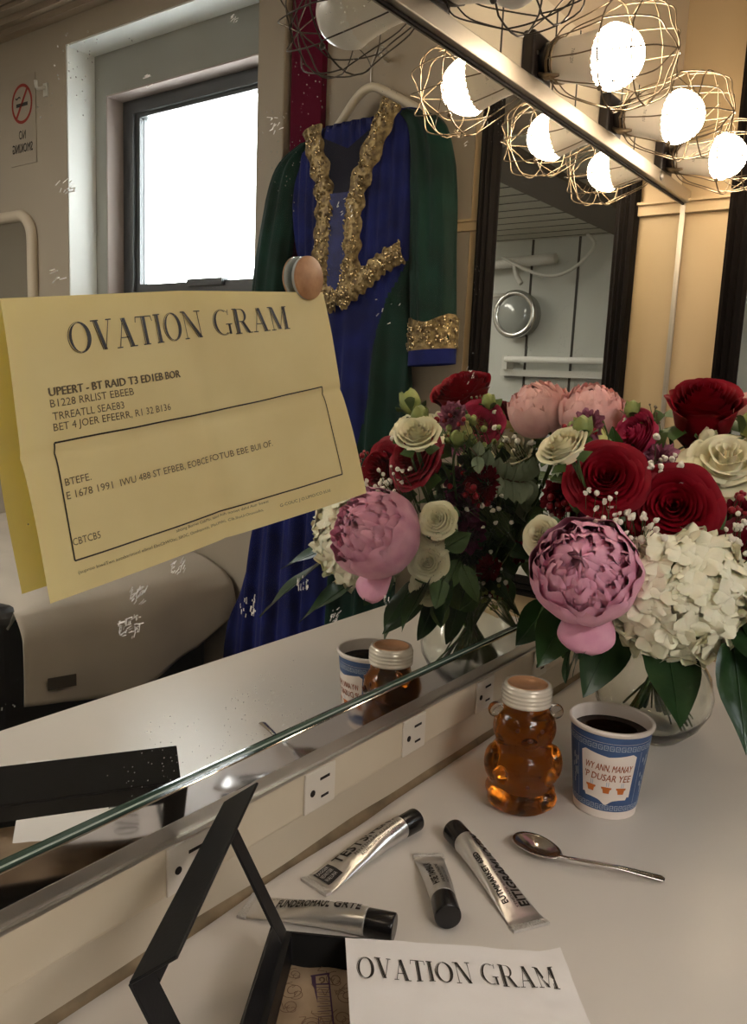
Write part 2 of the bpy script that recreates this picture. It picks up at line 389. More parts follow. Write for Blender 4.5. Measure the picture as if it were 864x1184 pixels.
b.box((X2+.045,gy0-.03,gz0-.02),(X2+.055,gy0-.018,gz1+.02)); b.box((X2+.045,gy0-.03,gz1+.01),(X2+.055,gy1,gz1+.022)); b.box((X2+.045,-.94,gz0-.012),(X2+.07,-.80,gz0+.006))
b.build('window_frame','alu',w)
b=MB(); b.box((X2+.068,gy0,gz0),(X2+.072,gy1,gz1)); b.build('window_pane','clear_pane' if 'clear_pane' in M else 'clear',w)

# trims
def trim(n,a,bb,m,bev=0):
    q=MB(); q.box(a,bb); o=struct(q.build(n,m)); 
    if bev: bevel(o,bev)
    return o
trim('trim_1',(X-.02,yr(1.299),ZF),(X+.0,yr(1.212),ZC),'burg')
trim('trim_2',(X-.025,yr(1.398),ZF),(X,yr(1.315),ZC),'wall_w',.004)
# crown moulding on window wall
b=MB(); b.box((X-.03,YF,1.385),(X,yr(.9),1.402)); b.box((X-.05,YF,1.402),(X,yr(.9),1.42)); b.box((X-.075,YF,1.42),(X,yr(.9),1.432)); b.box((X-.075,YF,1.436),(X,yr(.9),ZC))
struct(b.build('trim_3',['ceiling']))
# picture rail on the end wall
b=MB()
for (ra,rb_) in ((yr(.88),yr(.812)-.001),(yr(.512)+.001,WY)): b.box((X-.012,ra,.732),(X,rb_,.748)); b.box((X-.02,ra,.748),(X,rb_,.752))
struct(b.build('trim_4','wall_y'))
# window-side lining of the end wall: cooler paint panel beyond the gown
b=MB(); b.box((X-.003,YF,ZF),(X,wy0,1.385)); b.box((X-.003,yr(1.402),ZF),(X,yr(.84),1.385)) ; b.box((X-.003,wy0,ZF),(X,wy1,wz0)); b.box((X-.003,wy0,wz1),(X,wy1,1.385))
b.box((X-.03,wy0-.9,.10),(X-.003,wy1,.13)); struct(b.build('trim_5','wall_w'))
# ceiling boards and beam seen in the far mirror
b=MB(); b.box((XL,-2.48,ZC-.012),(-.9,.2,ZC)); b.box((-.9,-1.14,ZC-.012),(-.35,.2,ZC))
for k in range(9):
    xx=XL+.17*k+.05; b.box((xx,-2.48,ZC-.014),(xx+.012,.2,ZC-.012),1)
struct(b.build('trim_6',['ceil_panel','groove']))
b=MB(); b.box((XL,-1.14,ZC-.05),(-.45,-.86,ZC-.012)); struct(b.build('trim_7','beam'))
# backsplash below the mirror
b=MB(); b.box((XL+.6,WY-.004,.0),(X,WY,.142)); b.box((XL+.6,MY+.010,.101),(X,WY-.004,.142))
struct(b.build('trim_8','lowercream'))
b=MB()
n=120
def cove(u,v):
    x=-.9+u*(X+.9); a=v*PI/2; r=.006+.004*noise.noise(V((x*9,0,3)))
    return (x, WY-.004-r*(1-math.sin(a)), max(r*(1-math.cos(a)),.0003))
b.grid(cove,n,4); struct(b.build('trim_9','caulk_shade'))

# conduit raceway with outlets
rw=thing('outlet_raceway','long cream surface raceway holding the row of power outlets under the mirror','raceway',(.3,WY-.004,.074))
b=MB(); b.box((-.9,WY-.019,.054),(X-.01,WY-.004,.096)); b.box((-.9,WY-.013,.048),(X-.01,WY-.004,.052)); bevel(b.build('raceway_body','trimcream',rw),.004,3)
names={.229:'power outlet in the raceway at the frame’s left border, below the green glass edge'}
outs=[.382,.535,.688,.841,.994,1.147]
lab=['power outlet partly hidden behind the standing black box lid','power outlet nearest above the tubes, right of the box lid tip','power outlet left of the honey bear, below the mirrored coffee cup','small power outlet directly above left of the honey bear lid','power outlet under the drooping leaf left of the flower vase','power outlet in the raceway hidden furthest behind the vase']
for x,l in zip(outs,lab):
    o=thing('power_outlet',l,'outlet',(x,WY-.019,.074),group='power outlets along the raceway')
    q=MB(); q.box((x-.021,WY-.0215,.0545),(x+.021,WY-.0192,.0935)); cp_=bevel(q.build('cover_plate','plate',o),.0012,2)
    q=MB(); q.box((x-.001,WY-.0220,.0815),(x+.012,WY-.0214,.0840)); q.box((x+.001,WY-.0220,.0640),(x+.011,WY-.0214,.0662))
    q.lathe([(.0032,0),(.0032,.0006)],12,0,frame_to((x-.011,WY-.0214,.0725),(0,-1,0)))
    q.build('socket_slots','slot_shadow',cp_)['kind']='stuff'

# ---- vanity mirror
vm=thing('vanity_mirror','long frameless wall mirror with chrome bottom channel and metal top channel behind the table','mirror',(.4,MY,.118))
x0=-.85; x1=1.400
b=MB(); b.box((x0,MY,.148),(x1,MY+.006,.746)); b.build('mirror_glass','mirror',vm)
b=MB(); b.box((x0,MY-.001,.1425),(x1,MY+.006,.1445)); b.box((x0,MY-.0022,.1445),(x1,MY+.006,.1452),1); b.box((x0,MY-.001,.1452),(x1,MY+.006,.148)); b.build('glass_edge',['glass_edge','glass_edge_l'],vm)
b=MB(); b.box((x0,MY-.004,.1185),(x1+.005,MY+.010,.1425)); o=b.build('bottom_channel','chrome',vm); bevel(o,.0008,2)
b=MB(); b.box((x0,MY-.001,.1045),(x1+.005,MY+.010,.1185)); b.box((x0,MY-.004,.1015),(x1+.005,MY+.010,.1045)); b.build('channel_foot','chrome_dull',vm)
b=MB(); b.box((x0,MY-.009,.7465),(x1+.006,MY+.010,.765)); o=b.build('top_channel','topchrome',vm); bevel(o,.0012,2)
b=MB(); b.box((x0,MY-.0015,.7435),(x1,MY+.004,.7462)); b.build('shadow_strip','slot_shadow',vm)  # black strip painting in the shadow line under the top channel
b=MB(); b.box((1.400,MY-.004,.1425),(1.404,MY+.008,.7465)); b.build('side_trim','topchrome',vm)
for xx in (1.255,.53):
    b=MB(); b.lathe([(.0055,0),(.0055,.002),(.003,.0035),(.0001,.004)],14,0,frame_to((xx,MY-.009,.755),(0,-1,0)))
    b.build('frame_screw','screw',vm)
# dried smudges on the glass
b=MB(); rs=random.Random(3)
spots=[(.326,.272,.009,46,0),(.333,.292,.007,26,1),(.366,.307,.006,22,1),(.435,.264,.009,20,2),(.498,.272,.007,18,2),(.542,.235,.007,14,1),(.283,.543,.006,12,1),(.341,.616,.004,5,1),(.411,.675,.003,6,1),(.454,.619,.008,12,1),(.277,.492,.004,5,1),(.464,.477,.006,10,1),(.955,.321,.010,10,2),(.749,.701,.008,12,2),(.719,.672,.006,6,1),(.535,.58,.010,9,1),(.62,.235,.006,8,2),(.75,.45,.01,8,1),(.60,.50,.02,6,1),(1.12,.43,.008,6,2)]
for (sx,sz,r,nn,k) in spots:
    for i in range(nn):
        px=sx+rs.uniform(-r,r); pz=sz+rs.uniform(-r,r)*.8; L=rs.uniform(.0006,.0028); 
        a={0:rs.choice([0.15,1.4]),1:rs.uniform(.3,1.2),2:1.45}[k]+rs.uniform(-.2,.2); wd=rs.uniform(.0001,.00035)
        dx,dz=math.cos(a)*L,math.sin(a)*L; ex,ez=-math.sin(a)*wd,math.cos(a)*wd; y=MY-.0003
        b.quad((px-dx-ex,y,pz-dz-ez),(px+dx-ex,y,pz+dz-ez),(px+dx+ex,y,pz+dz+ez),(px-dx+ex,y,pz-dz+ez))
b.build('smudges','smudge',vm)['kind']='stuff'

# ---- lamp strip above mirror
ls=thing('lamp_strip','cream enamel panel strip above the mirror that carries the caged bulbs','panel',(.4,WY,.765))
b=MB(); b.box((x0,MY+.008,.765),(X-.004,WY,.862)); b.build('strip_panel','strip',ls)
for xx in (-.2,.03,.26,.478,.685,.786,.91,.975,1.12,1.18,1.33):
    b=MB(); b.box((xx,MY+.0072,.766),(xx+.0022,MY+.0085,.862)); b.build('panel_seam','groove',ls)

# ---- caged bulbs
def caged_bulb(px, lit, label, bulbpos, wire='wire'):
    ZS=.789
    t_=thing('caged_vanity_bulb',label,'lamp',(px,MY+.008,ZS),group='caged bulbs above the mirror')
    y0=MY+.008
    q=MB(); q.box((px-.030,y0-.014,ZS-.0245),(px+.018,y0,ZS+.0245)); plate_=bevel(q.build('socket_plate','bakelite',t_),.003,2)
    q=MB(); q.lathe([(.0022,0),(.0022,.0006)],10,0,frame_to((px-.020,y0-.014,ZS+.003),(0,-1,0))); 
    q.build('plate_screw','screw',plate_)
    P0=V((px,y0-.014,ZS)); B=V(bulbpos); d=(B-P0).normalized(); T=frame_to(P0,d)
    L=(B-P0).length
    q=MB(); q.lathe([(.012,0),(.0185,.003),(.0185,.010),(.0165,.014),(.0165,.018)],20,0,T); q.build('lamp_holder','bakelite',t_)
    k=L
    q=MB(); q.lathe([(.0150,.014),(.0200,.017),(.0215,.022),(.0230,k-.036),(.0262,k-.018),(.0285,k-.008),(.0290,k-.006)],28,0,T,cap=False); 
    base_=q.build('bulb_base','bulb_base',t_)
    q=MB()
    def bf(u,v): a=(u-.5)*1.1+PI*1.05; r=.0252; return T@V((r*math.cos(a),r*math.sin(a),k-.036+v))
    put_text(q,'7W 120V',lambda u,v: bf(u,v*1.0),.25,.002,.5,.004); q.build('bulb_print','print_grey',base_)
    q=MB(); prof=[(.0285,k-.008)]
    for i in range(1,11):
        a=PI/2*i/10; prof.append((max(.0318*math.cos(a)**.9,.0001) if i<10 else .0001,k-.006+.038*math.sin(a)))
    q.lathe(prof,24,0,T,cap=False); q.build('bulb_dome','lit' if lit else 'bulb_off',t_)
    # cage
    rr=random.Random(int(px*1000)); q=MB(); rw_=.00075
    R1=.021; s1=.014; s2=k+.004; R2=.051; s3=k+.066
    dc=V((.03,-1,-.04)).normalized(); Tg=frame_to(B-dc*k,dc)
    def P(r,a,s_):
        p0=T@V((r*math.cos(a),r*math.sin(a),s_)); p1=Tg@V((r*math.cos(a),r*math.sin(a),s_)); t_=min(max((s_-.02)/(k-.022),0),1); return p0.lerp(p1,t_)
    for (r_,s_,w_) in ((R1,s1,.0016),(R1+.001,s1+.006,.0012),(R2,s2,.0009),(.0475,s2+.032,.0008)):
        q.tube([P(r_+rr.uniform(-.0006,.0006),2*PI*i/28,s_+rr.uniform(-.001,.001)) for i in range(28)],w_,5,closed=True)
    n8=10
    for i in range(n8):
        a=2*PI*i/n8+.2; da=rr.uniform(-.1,.1)
        q.tube(smooth_path([P(R1,a,s1),P(R1+.012,a+da*.3,s1+.014),P(R2*.84,a+da*.6,s1+.045),P(R2,a+da,s2)],4),rw_,5)
    for i in range(n8//2):
        a=2*PI*i/n8+.2+rr.uniform(-.06,.06)
        pts=[P(R2,a,s2),P(R2*.97,a,s2+.022),P(R2*.80,a,s2+.05),P(R2*.45,a,s3-.006),P(.002,a,s3+rr.uniform(-.002,.002)),P(R2*.45,a+PI,s3-.006),P(R2*.80,a+PI,s2+.05),P(R2*.97,a+PI,s2+.022),P(R2,a+PI,s2)]
        q.tube(smooth_path(pts,4),rw_,5)
    for i in range(5):
        a=rr.uniform(0,2*PI); a2=a+rr.uniform(.5,1.)
        q.tube(smooth_path([P(R2,a,s2),P(R2*.99,(a+a2)/2,s2+.015),P(R2*.88,a2,s2+.035)],4),rw_*.8,5)
    cage_=q.build('wire_cage',wire,t_)
    for a in (.9,4.0):
        q=MB(); q.tube([P(R1-.001,a,s1-.012),P(R1+.003,a,s1-.004),P(R1+.006,a,s1+.003),P(R1+.003,a,s1+.016)],[.002,.0028,.0042,.0015],8); q.build('cage_clamp',wire,cage_)
        q=MB(); q.ell(P(R2+.001,a,s2),.003,8,5); q.build('wire_knot',wire,cage_)
    return t_
caged_bulb(.648,False,'unlit caged bulb, cut off by the top edge of the frame',(.636,.353,.777),'wire_shaded')
caged_bulb(.862,True,'large lit caged bulb, first glowing one along the mirror from the left',(.855,.353,.777))
caged_bulb(1.078,True,'lit caged bulb in the middle of the three glowing ones',(1.074,.353,.778))
caged_bulb(1.296,True,'lit caged bulb furthest along, beside the black-framed mirror',(1.287,.352,.781))
for xx,ll in ((.43,'unlit caged bulb next to the cut-off one, beyond the top of the frame'),(.20,'unlit caged bulb second from the cut-off one, beyond the top of the frame'),(-.03,'lit caged bulb on the strip far beyond the left of the frame')):
    caged_bulb(xx,xx<.1,ll,(xx-.02,.353,.777),'wire_shaded')

# ---- black framed mirror on the end wall
ya,yb=yr(.812),yr(.512); za,zb=.05,1.25
fm=thing('black_framed_mirror','tall black ribbed-frame mirror hung on the end wall behind the flowers','mirror',(X,(ya+yb)/2,za))
b=MB(); fw=.036
prof=[(0,.0),(0,.022),(.006,.026),(.010,.018),(.014,.024),(.020,.016),(.024,.021),(.030,.012),(fw,.010),(fw,.0)]
def rail(p0,p1,inward):
    p0=V(p0);p1=V(p1);inw=V(inward)
    for i in range(len(prof)-1):
        (a,h),(a2,h2)=prof[i],prof[i+1]
        m0=lambda q,a_,h_,s_: q+inw*a_+V((-h_,0,0))+s_*a_
        d=(p1-p0).normalized()
        b.quad(m0(p0,a,h,d),m0(p1,a,h,-d),m0(p1,a2,h2,-d),m0(p0,a2,h2,d))
xw=X-.004
rail((xw,ya,za),(xw,ya,zb),(0,1,0)); rail((xw,yb,zb),(xw,yb,za),(0,-1,0)); rail((xw,yb,za),(xw,ya,za),(0,0,1)); rail((xw,ya,zb),(xw,yb,zb),(0,0,-1))
b.box((xw,ya,za),(X,yb,zb)); b.build('mirror_frame','black_wood',fm)
b=MB(); b.box((X-.012,ya+fw-.002,za+fw-.002),(X-.006,yb-fw+.002,zb-fw+.002)); b.build('mirror_glass','mirror2',fm)

# ---- far wall fittings (seen in the black framed mirror)
bl=thing('bulkhead_lamp','round silver bulkhead wall lamp with grey lens, seen in the black-framed mirror','lamp',(XL,-1.83,.94))
T=frame_to((XL,-1.83,.94),(1,0,0))
b=MB(); b.lathe([(.155,0),(.155,.07),(.165,.08),(.165,.10),(.145,.115),(.125,.10)],36,0,T,cap=False); b.build('lamp_rim','lampmetal',bl)
b=MB(); b.lathe([(.128,.095),(.12,.105),(.07,.118),(.0001,.122)],32,0,T,cap=False); b.build('lamp_lens','lampglass',bl)
fl=thing('fluorescent_fitting','long horizontal white fluorescent tube fitting on the boarded far wall','lamp',(XL,-1.3,.57))
b=MB(); b.tube([(XL+.09,-1.88,.635),(XL+.09,-.6,.635)],.022,12); b.build('fluorescent_tube','tubew',fl)
b=MB(); b.box((XL,-1.93,.52),(XL+.06,-.58,.565)); b.box((XL+.0,-1.90,.565),(XL+.10,-1.86,.66)); b.build('fitting_body','pipe',fl)
pp=thing('overhead_pipes','white painted pipes with elbows below the far wall ceiling','pipe',(XL+.1,-1.9,1.25))
b=MB()
b.tube(smooth_path([(XL+.1,-2.25,.95),(XL+.1,-2.22,1.2),(XL+.1,-2.1,1.27),(XL+.1,-1.55,1.30)],5),.035,10)
b.tube(smooth_path([(XL+.12,-1.85,1.30),(XL+.12,-1.82,1.2),(XL+.12,-1.78,1.14)],5),.018,8)
b.tube(smooth_path([(XL+.2,-1.9,1.31),(XL+.2,-1.6,1.18),(XL+.2,-1.4,1.20),(XL+.2,-1.25,1.34),(XL+.2,-1.3,1.42)],6),.011,8)
b.tube([(XL+.1,-2.1,1.06),(XL+.1,-1.9,1.07)],.016,8)
b.build('pipe_run','pipe',pp)

# ---- no smoking sign, wall mirror and hook on the window wall
sy0,sy1,sz0,sz1=yr(2.452),yr(2.314),1.03,1.275
sg=thing('no_smoking_sign','faded no smoking notice on the wall left of the window in the reflection','sign',(X,(sy0+sy1)/2,sz0))
b=MB(); b.box((X-.006,sy0,sz0),(X-.003,sy1,sz1)); sb_=b.build('sign_board','signcard',sg)
def sfn(u,v): return V((X-.0068,sy1-(sy1-sy0)*u,sz0+(sz1-sz0)*v))   # reads correctly when facing the wall
b=MB(); b.add([],[])
for poly in arc(.5,.69,.40,.225,.34,.19,0,360,n=36): b.add([sfn(*p) for p in poly],[(0,1,2,3)],0,False)
b.add([sfn(*p) for p in ((.25,.85),(.30,.87),(.76,.54),(.70,.52))],[(0,1,2,3)],0,False)
b.build('red_ring','signred',sb_)
b=MB()
for p in (rect(.28,.66,.72,.70),): b.add([sfn(*q) for q in p],[(0,1,2,3)],0,False)
put_text(b,'~',sfn,.55,.70,.2,.16); put_text(b,'NO',sfn,.38,.29,.26,.10,bold=1); put_text(b,'SMOKING',sfn,.12,.14,.78,.10,bold=1)
b.build('sign_lettering','signblk',sb_)
wm=thing('rounded_wall_mirror','small mirror with rounded cream frame below the no smoking notice','mirror',(X,yr(2.6),.3))
b=MB(); c=.07
def rr_(y0,y1,z0,z1,r,n=8):
    pts=[]
    for (cy,cz,a0) in ((y1-r,z1-r,0),(y0+r,z1-r,90),(y0+r,z0+r,180),(y1-r,z0+r,270)):
        for i in range(n+1):
            a=math.radians(a0+90*i/n); pts.append((cy+r*math.cos(a),cz+r*math.sin(a)))
    return pts
oy0,oy1=yr(2.95),yr(2.335)
pts=rr_(oy0,oy1,.30,.885,c); b.tube([(X-.012,p[0],p[1]) for p in pts],.017,8,closed=True); b.build('rounded_frame','frame_cream',wm)
b=MB(); b.add([(X-.008,p[0],p[1]) for p in pts],[tuple(range(len(pts)))[::-1]],0,False); b.build('mirror_glass','mirror2',wm)
hk=MB(); hk.box((X-.008,yr(2.27),1.20),(X-.003,yr(2.25),1.235)); hk.tube(smooth_path([(X-.006,yr(2.26),1.225),(X-.03,yr(2.262),1.215),(X-.035,yr(2.262),1.235)],4),.005,8)
tag(hk.build('wall_hook','pipe'),'tiny white wall hook between the no smoking notice and the window','hook')

# ---- added fill lights on the ceiling, unseen behind the viewer
cl=thing('fill_light','long added fill light on the ceiling behind the viewer, out of view','lamp',(-.2,-1.35,ZC))
b=MB(); b.box((-.85,-1.55,ZC-.05),(.45,-1.15,ZC-.0)); bevel(b.build('fill_housing','pipe',cl),.006,2)
b=MB(); b.box((-.82,-1.52,ZC-.056),(.42,-1.18,ZC-.0505)); b.build('fill_panel','diffuser',cl)

cl=thing('fill_light','second added fill light further back on the ceiling, out of view','lamp',(-1.5,-2.5,ZC))  # added as well, to brighten the boarded far wall
b=MB(); b.box((-2.0,-2.85,ZC-.05),(-.8,-2.5,ZC)); bevel(b.build('fill_housing','pipe',cl),.006,2)
b=MB(); b.box((-1.97,-2.82,ZC-.056),(-.83,-2.53,ZC-.0505)); b.build('fill_panel','diffuser',cl)

# ---- dressing table
dt=thing('dressing_table','cream laminate dressing table running along under the mirror','table',(.4,.2,-.75))
b=MB(); b.box((-1.2,-.041,-.028),(X-.003,WY-.0005,0)); bevel(b.build('tabletop','table',dt),.003,3)
for xx in (-1.18,.1,1.36):
    b=MB(); b.box((xx,.0,-.75),(xx+.03,.44,-.028)); b.build('side_panel','lowercream',dt)

# ---- draped table by window
dp=thing('draped_table','low black cabinet draped in a beige canvas sheet beneath the window','furniture',(1.1,-1.08,-.75))
b=MB(); b.box((.815,-1.53,-.75),(1.38,-.65,-.045)); bevel(b.build('cabinet_body','dark_fab',dp),.03,4)
b=MB()
def drape(u,v):
    # u along x, v: 0 back .. .55 top front edge .. 1 bottom hem
    x=.84+u*.555
    nz=noise.noise(V((x*5,v*4,1)))
    corner=max(0,(.12-u))/.12
    if v<.6:
        y=-1.55+(v/.6)*.93; z=-.012+.012*nz-.05*corner**2
        z-= .03*max(0,(v-.48)/.12)**3
    else:
        t_=(v-.6)/.4; y=-.62-.0+.035*math.sin(min(t_*3,1)*PI/2)+.012*math.sin(x*23+1)*t_+.01*nz; 
        hem=-.200-.07*math.sin((1-u)*PI*.8)**2+.05*(u>.8)*(u-.8)/.2; z=-.042+(hem+.042)*t_
        x=x-.03*corner*t_+ .02*t_*(1-u)
    return (x,y,z)
b.grid(drape,40,48); solid(b.build('canvas_sheet','cloth',dp),.002)
b=MB()
b.quad((.88,-.572,-.205),(.945,-.572,-.212),(.945,-.572,-.186),(.88,-.572,-.179)); b.build('dark_tag','tag',dp)

# ---- gown on hanger
gw=thing('medieval_gown','royal blue and dark green velvet gown with gold beaded trim hanging on the wall','dress',(1.36,-.22,-.5))
def lerp(tab,z):
    for (z0,a),(z1,c) in zip(tab,tab[1:]):
        if z0>=z>=z1:
            t_=(z0-z)/(z0-z1) if z0!=z1 else 0
            return a+(c-a)*t_
    return tab[0][1] if z>tab[0][0] else tab[-1][1]
LT=[(.955,1.19),(.90,1.245),(.80,1.26),(.70,1.235),(.62,1.20),(.50,1.235),(.11,1.335),(-.22,1.44),(-.55,1.475)]   # image-left outline (virtual y)
RT=[(.955,.935),(.90,.925),(.80,.93),(.70,.925),(.62,.94),(.50,.93),(.35,.915),(.11,.94),(-.22,.945),(-.55,.93)]
GB=[(.70,.93),(.66,.945),(.60,.98),(.50,1.0),(.35,1.02),(.10,1.06),(-.22,1.12),(-.55,1.13)]  # blue/green border
def gown(u,v):
    z=.955-v*1.505
    zz=z
    yl=lerp(LT,z); yrr=lerp(RT,z)
    cy=(yl+yrr)/2; hw=(yl-yrr)/2; a=u*2*PI
    d=.034 if z>.6 else .030+.012*min((.6-z)/.6,1)
    pl=0 if z>.62 else .009*min((.62-z)/.25,1)
    yy=cy+hw*math.cos(a); 
    x=1.362-d*math.sin(a)
    if math.sin(a)>0:
        x-=pl*(math.sin(yy*95+1.5*math.sin(z*3))+.5*math.sin(yy*170+z*4)) + (.0022*math.sin(yy*260)*(z>.6))
        x=min(x,1.395)
    # neckline: drop top verts between the trims
    if v==0:
        t_=(yy-1.085)/.075
        if abs(t_)<1: z-=.055*(1-t_*t_)
        z-=max(0,(yy-1.0))*.17
    return (x, yr(yy), z)
def gmf(u,v):
    p=gown(u+.007,v); yv=yr(p[1]); 
    if v<.004*0: return 0
    return 1 if (p[2]<.70 and yv<lerp(GB,p[2])) else 0
b=MB(); b.grid(gown,260,150,mfn=gmf,closeu=True)
b.build('gown_body',['gown_blue','gown_green'],gw)
def ribbon(mb,path,width,fnx,bead,beads=0,rs=None):
    P=smooth_path([V((0,yr(a),z)) for a,z in path],8)
    n_=len(P)-1
    def f(u,v):
        i=min(int(u*n_),n_-1); t_=u*n_-i; p=P[i].lerp(P[i+1],t_); d=(P[i+1]-P[i]).normalized(); nn=V((0,-d.z,d.y))
        wv=width*(.5+.12*noise.noise(V((u*18,7,0)))+.06*math.sin(u*60))
        q=p+nn*(v-.5)*2*wv
        return V((fnx(q)-.006*math.sin(v*PI)-.004*abs(noise.noise(q*160)),q.y,q.z))
    mb.grid(f,n_*2,8)
    for k in range(beads):
        p=f(rs.random(),rs.uniform(.08,.92)); mb.ell((p.x-.001,p.y,p.z),rs.uniform(.0014,.0034),6,4,1 if rs.random()<.55 else 0)
rs=random.Random(5)
fx=lambda q: 1.326
# dark neck opening and ruched front panel
b=MB()
b.add([(1.3255,yr(a),z) for a,z in ((1.155,.925),(1.08,.893),(1.0,.935),(1.035,.86),(1.075,.80),(1.115,.80),(1.14,.86))],[(0,1,2,3,4,5,6)],0,False)
b.build('neck_lining','gown_dark',gw)
b=MB()
b.grid(lambda u,v:(1.325-.003*abs(math.sin((u*2-v*5)*9)), yr(1.125-u*.065+ (v*-.005)), .81-v*.20),24,30); b.build('ruched_panel','ruche',gw)
b=MB()
ribbon(b,[(1.175,.945),(1.165,.90),(1.145,.845),(1.135,.79),(1.137,.73),(1.14,.67),(1.135,.625),(1.092,.595)],.048,fx,1,210,rs)
ribbon(b,[(.975,.965),(1.00,.92),(1.03,.86),(1.055,.80),(1.062,.74),(1.062,.68),(1.07,.63),(1.092,.595)],.048,fx,1,210,rs)
ribbon(b,[(1.092,.600),(1.04,.63),(.985,.668),(.935,.688)],.044,fx,1,120,rs)
ribbon(b,[(1.092,.600),(1.15,.612),(1.20,.64)],.044,fx,1,60,rs)
b.build('gold_trim',['gold','sequin'],gw)
def sleeve(path,rad,mi):
    q=MB(); P=smooth_path([V((xx,yr(a),z)) for a,z,xx in path],6); n_=len(P)-1
    def f(u,v):
        i=min(int(v*n_),n_-1); t_=v*n_-i; p=P[i].lerp(P[i+1],t_); w_=rad(v); a=u*2*PI
        fold=.0035*math.sin(u*38+v*5)+.002*math.sin(u*71)
        return V((p.x-(.028+fold)*math.sin(a),p.y+(w_)*math.cos(a),p.z-.0*math.cos(a)))
    q.grid(f,64,n_,closeu=True); return q,f
q,f=sleeve([(.955,.95,1.365),(.915,.915,1.36),(.893,.80,1.358),(.885,.68,1.355),(.875,.56,1.352),(.873,.52,1.351)],lambda v:.028+.022*min(v*3,1),0)
q.build('right_sleeve','gown_green',gw)
q,f=sleeve([(1.20,.925,1.365),(1.26,.88,1.36),(1.29,.78,1.358),(1.31,.66,1.355),(1.32,.52,1.352),(1.32,.42,1.35)],lambda v:.028+.02*min(v*3,1),0)
q.build('left_sleeve','gown_green',gw)
b=MB()
def cuff(u,v):
    a=u*2*PI; w_=.052+.003*math.sin(u*60); z=.562-.058*v+.006*math.sin(a*3)*(1-v)
    return (1.352-(.033+.003*noise.noise(V((u*40,v*20,0))))*math.sin(a),yr(.873)+w_*math.cos(a),z+.004*math.cos(a))
b.grid(cuff,48,8,closeu=True)
for k in range(150):
    p=cuff(rs.uniform(0,.5),rs.uniform(.02,.98)); b.ell((p[0]-.001,p[1],p[2]),rs.uniform(.0016,.0036),6,4,1 if rs.random()<.6 else 0)
b.build('gold_cuff',['gold','sequin'],gw)
b=MB(); b.grid(lambda u,v:(1.352-.034*math.sin(u*2*PI),yr(.873)+.051*math.cos(u*2*PI),.504-.028*v+.004*math.cos(u*2*PI)),40,3,closeu=True); b.build('cuff_hem','gown_blue',gw)
hg=thing('clothes_hanger','ivory plastic clothes hanger holding the velvet gown','hanger',(1.37,-.19,1.0))
b=MB()
pt=smooth_path([(1.375,yr(1.20),.915),(1.375,yr(1.15),.955),(1.375,yr(1.10),1.005),(1.375,yr(1.065),1.018),(1.375,yr(1.03),1.005),(1.375,yr(.97),.972),(1.375,yr(.94),.955)],6)
b.tube(pt,.0085,10); b.tube([(1.345,yr(1.155),.872),(1.345,yr(1.01),.912)],.0065,10); b.build('hanger_body','hanger',hg)
b=MB(); b.tube(smooth_path([(1.375,yr(1.065),1.02),(1.375,yr(1.065),1.06),(1.378,yr(1.05),1.09),(1.385,yr(1.035),1.08)],5),.0025,8); b.tube([(X,yr(1.052),1.075),(1.375,yr(1.052),1.08)],.004,8); b.build('hanger_hook','screw',hg)

# ---- yellow gram on the mirror
yp=thing('yellow_ovation_gram','creased yellow ovation gram sheet stuck to the mirror by a magnet','paper',(.38,.428,.40))
G=[[(.2353,.424,.4747),(.3621,.43,.493),(.5097,.4355,.5082)],[(.2451,.424,.3887),(.3855,.430,.4074),(.5348,.433,.4325)],[(.2594,.422,.3043),(.403,.428,.3239),(.5729,.431,.3422)]]
def yfn(u,v,off=0.):
    u_=min(max(u,0),1); v_=min(max(v,0),1)
    i=min(int(u_*2),1); j=min(int(v_*2),1); a=u_*2-i; c=v_*2-j
    g=lambda j_,i_: V(G[j_][i_])
    p=(g(j,i)*(1-a)+g(j,i+1)*a)*(1-c)+(g(j+1,i)*(1-a)+g(j+1,i+1)*a)*c
    y=p.y-.0013*math.sin(a*PI)-.0010*math.sin(c*PI)-.0006*math.cos(u_*31+v_*9)*math.sin(v_*PI)
    # crease ridges
    y+=.0014*math.exp(-abs(u_-.5)*60)+.0014*math.exp(-abs(v_-.5)*50)
    return V((p.x,min(y,.4366)-off,p.z))
b=MB(); b.grid(lambda u,v: yfn(u,v),64,48); ys_=b.build('paper_sheet','yellow',yp)
ty=lambda u,v: yfn(u,-v,.0005)
b=MB(); serif_text(b,'OVATION GRAM',lambda u,v: yfn(u,-v-.03*(u-.14),.0005) ,.139,-.185,.690,.098); 
o=b.build('headline_lettering','ink',ys_)
b=MB()
T_=ty
def tline(*a,**k):
    q=MB(); put_text(q,*a,**k); q.build('typed_line','ink_soft',ys_)
tline('UPEERT - BT RAID T3 ED1EB BOR',T_,.0746,-.312,.362,.027,bold=1)
tline('B1228 RRLIST EBEEB',T_,.0748,-.348,.213,.025)
tline('TRREATLL SEAE83',T_,.0764,-.390,.180,.025)
tline('BET 4 JOER EFEERR, R1 32 B136',T_,.075,-.426,.316,.025)
tline('BTEFE.',T_,.0811,-.615,.063,.025)
tline('E 1678 1991  IWU 488 ST EFBEB, EOBCE FOTUB EBE BUI OF.',T_,.0789,-.662,.607,.026)
tline('CBTCB5',T_,.0726,-.826,.066,.026)
b=MB()
put_text(b,'abtimg Burrwi CabMo, aaed Auh nonwt dahd Autr bowat',T_,.341,-.899,.297,.012)
put_text(b,'(auproo biwilTwn aotabarimiotl eibnol EbuCbWOac, SIIOC, OimInanntts, IMuUMAti, CIb.IhoUrOnooiobo,',T_,.0723,-.930,.545,.012)
put_text(b,'G-COUC J O.UMO/CO bUd.',T_,.671,-.936,.187,.014)
b.build('fine_print','ink_soft',ys_)
b=MB()
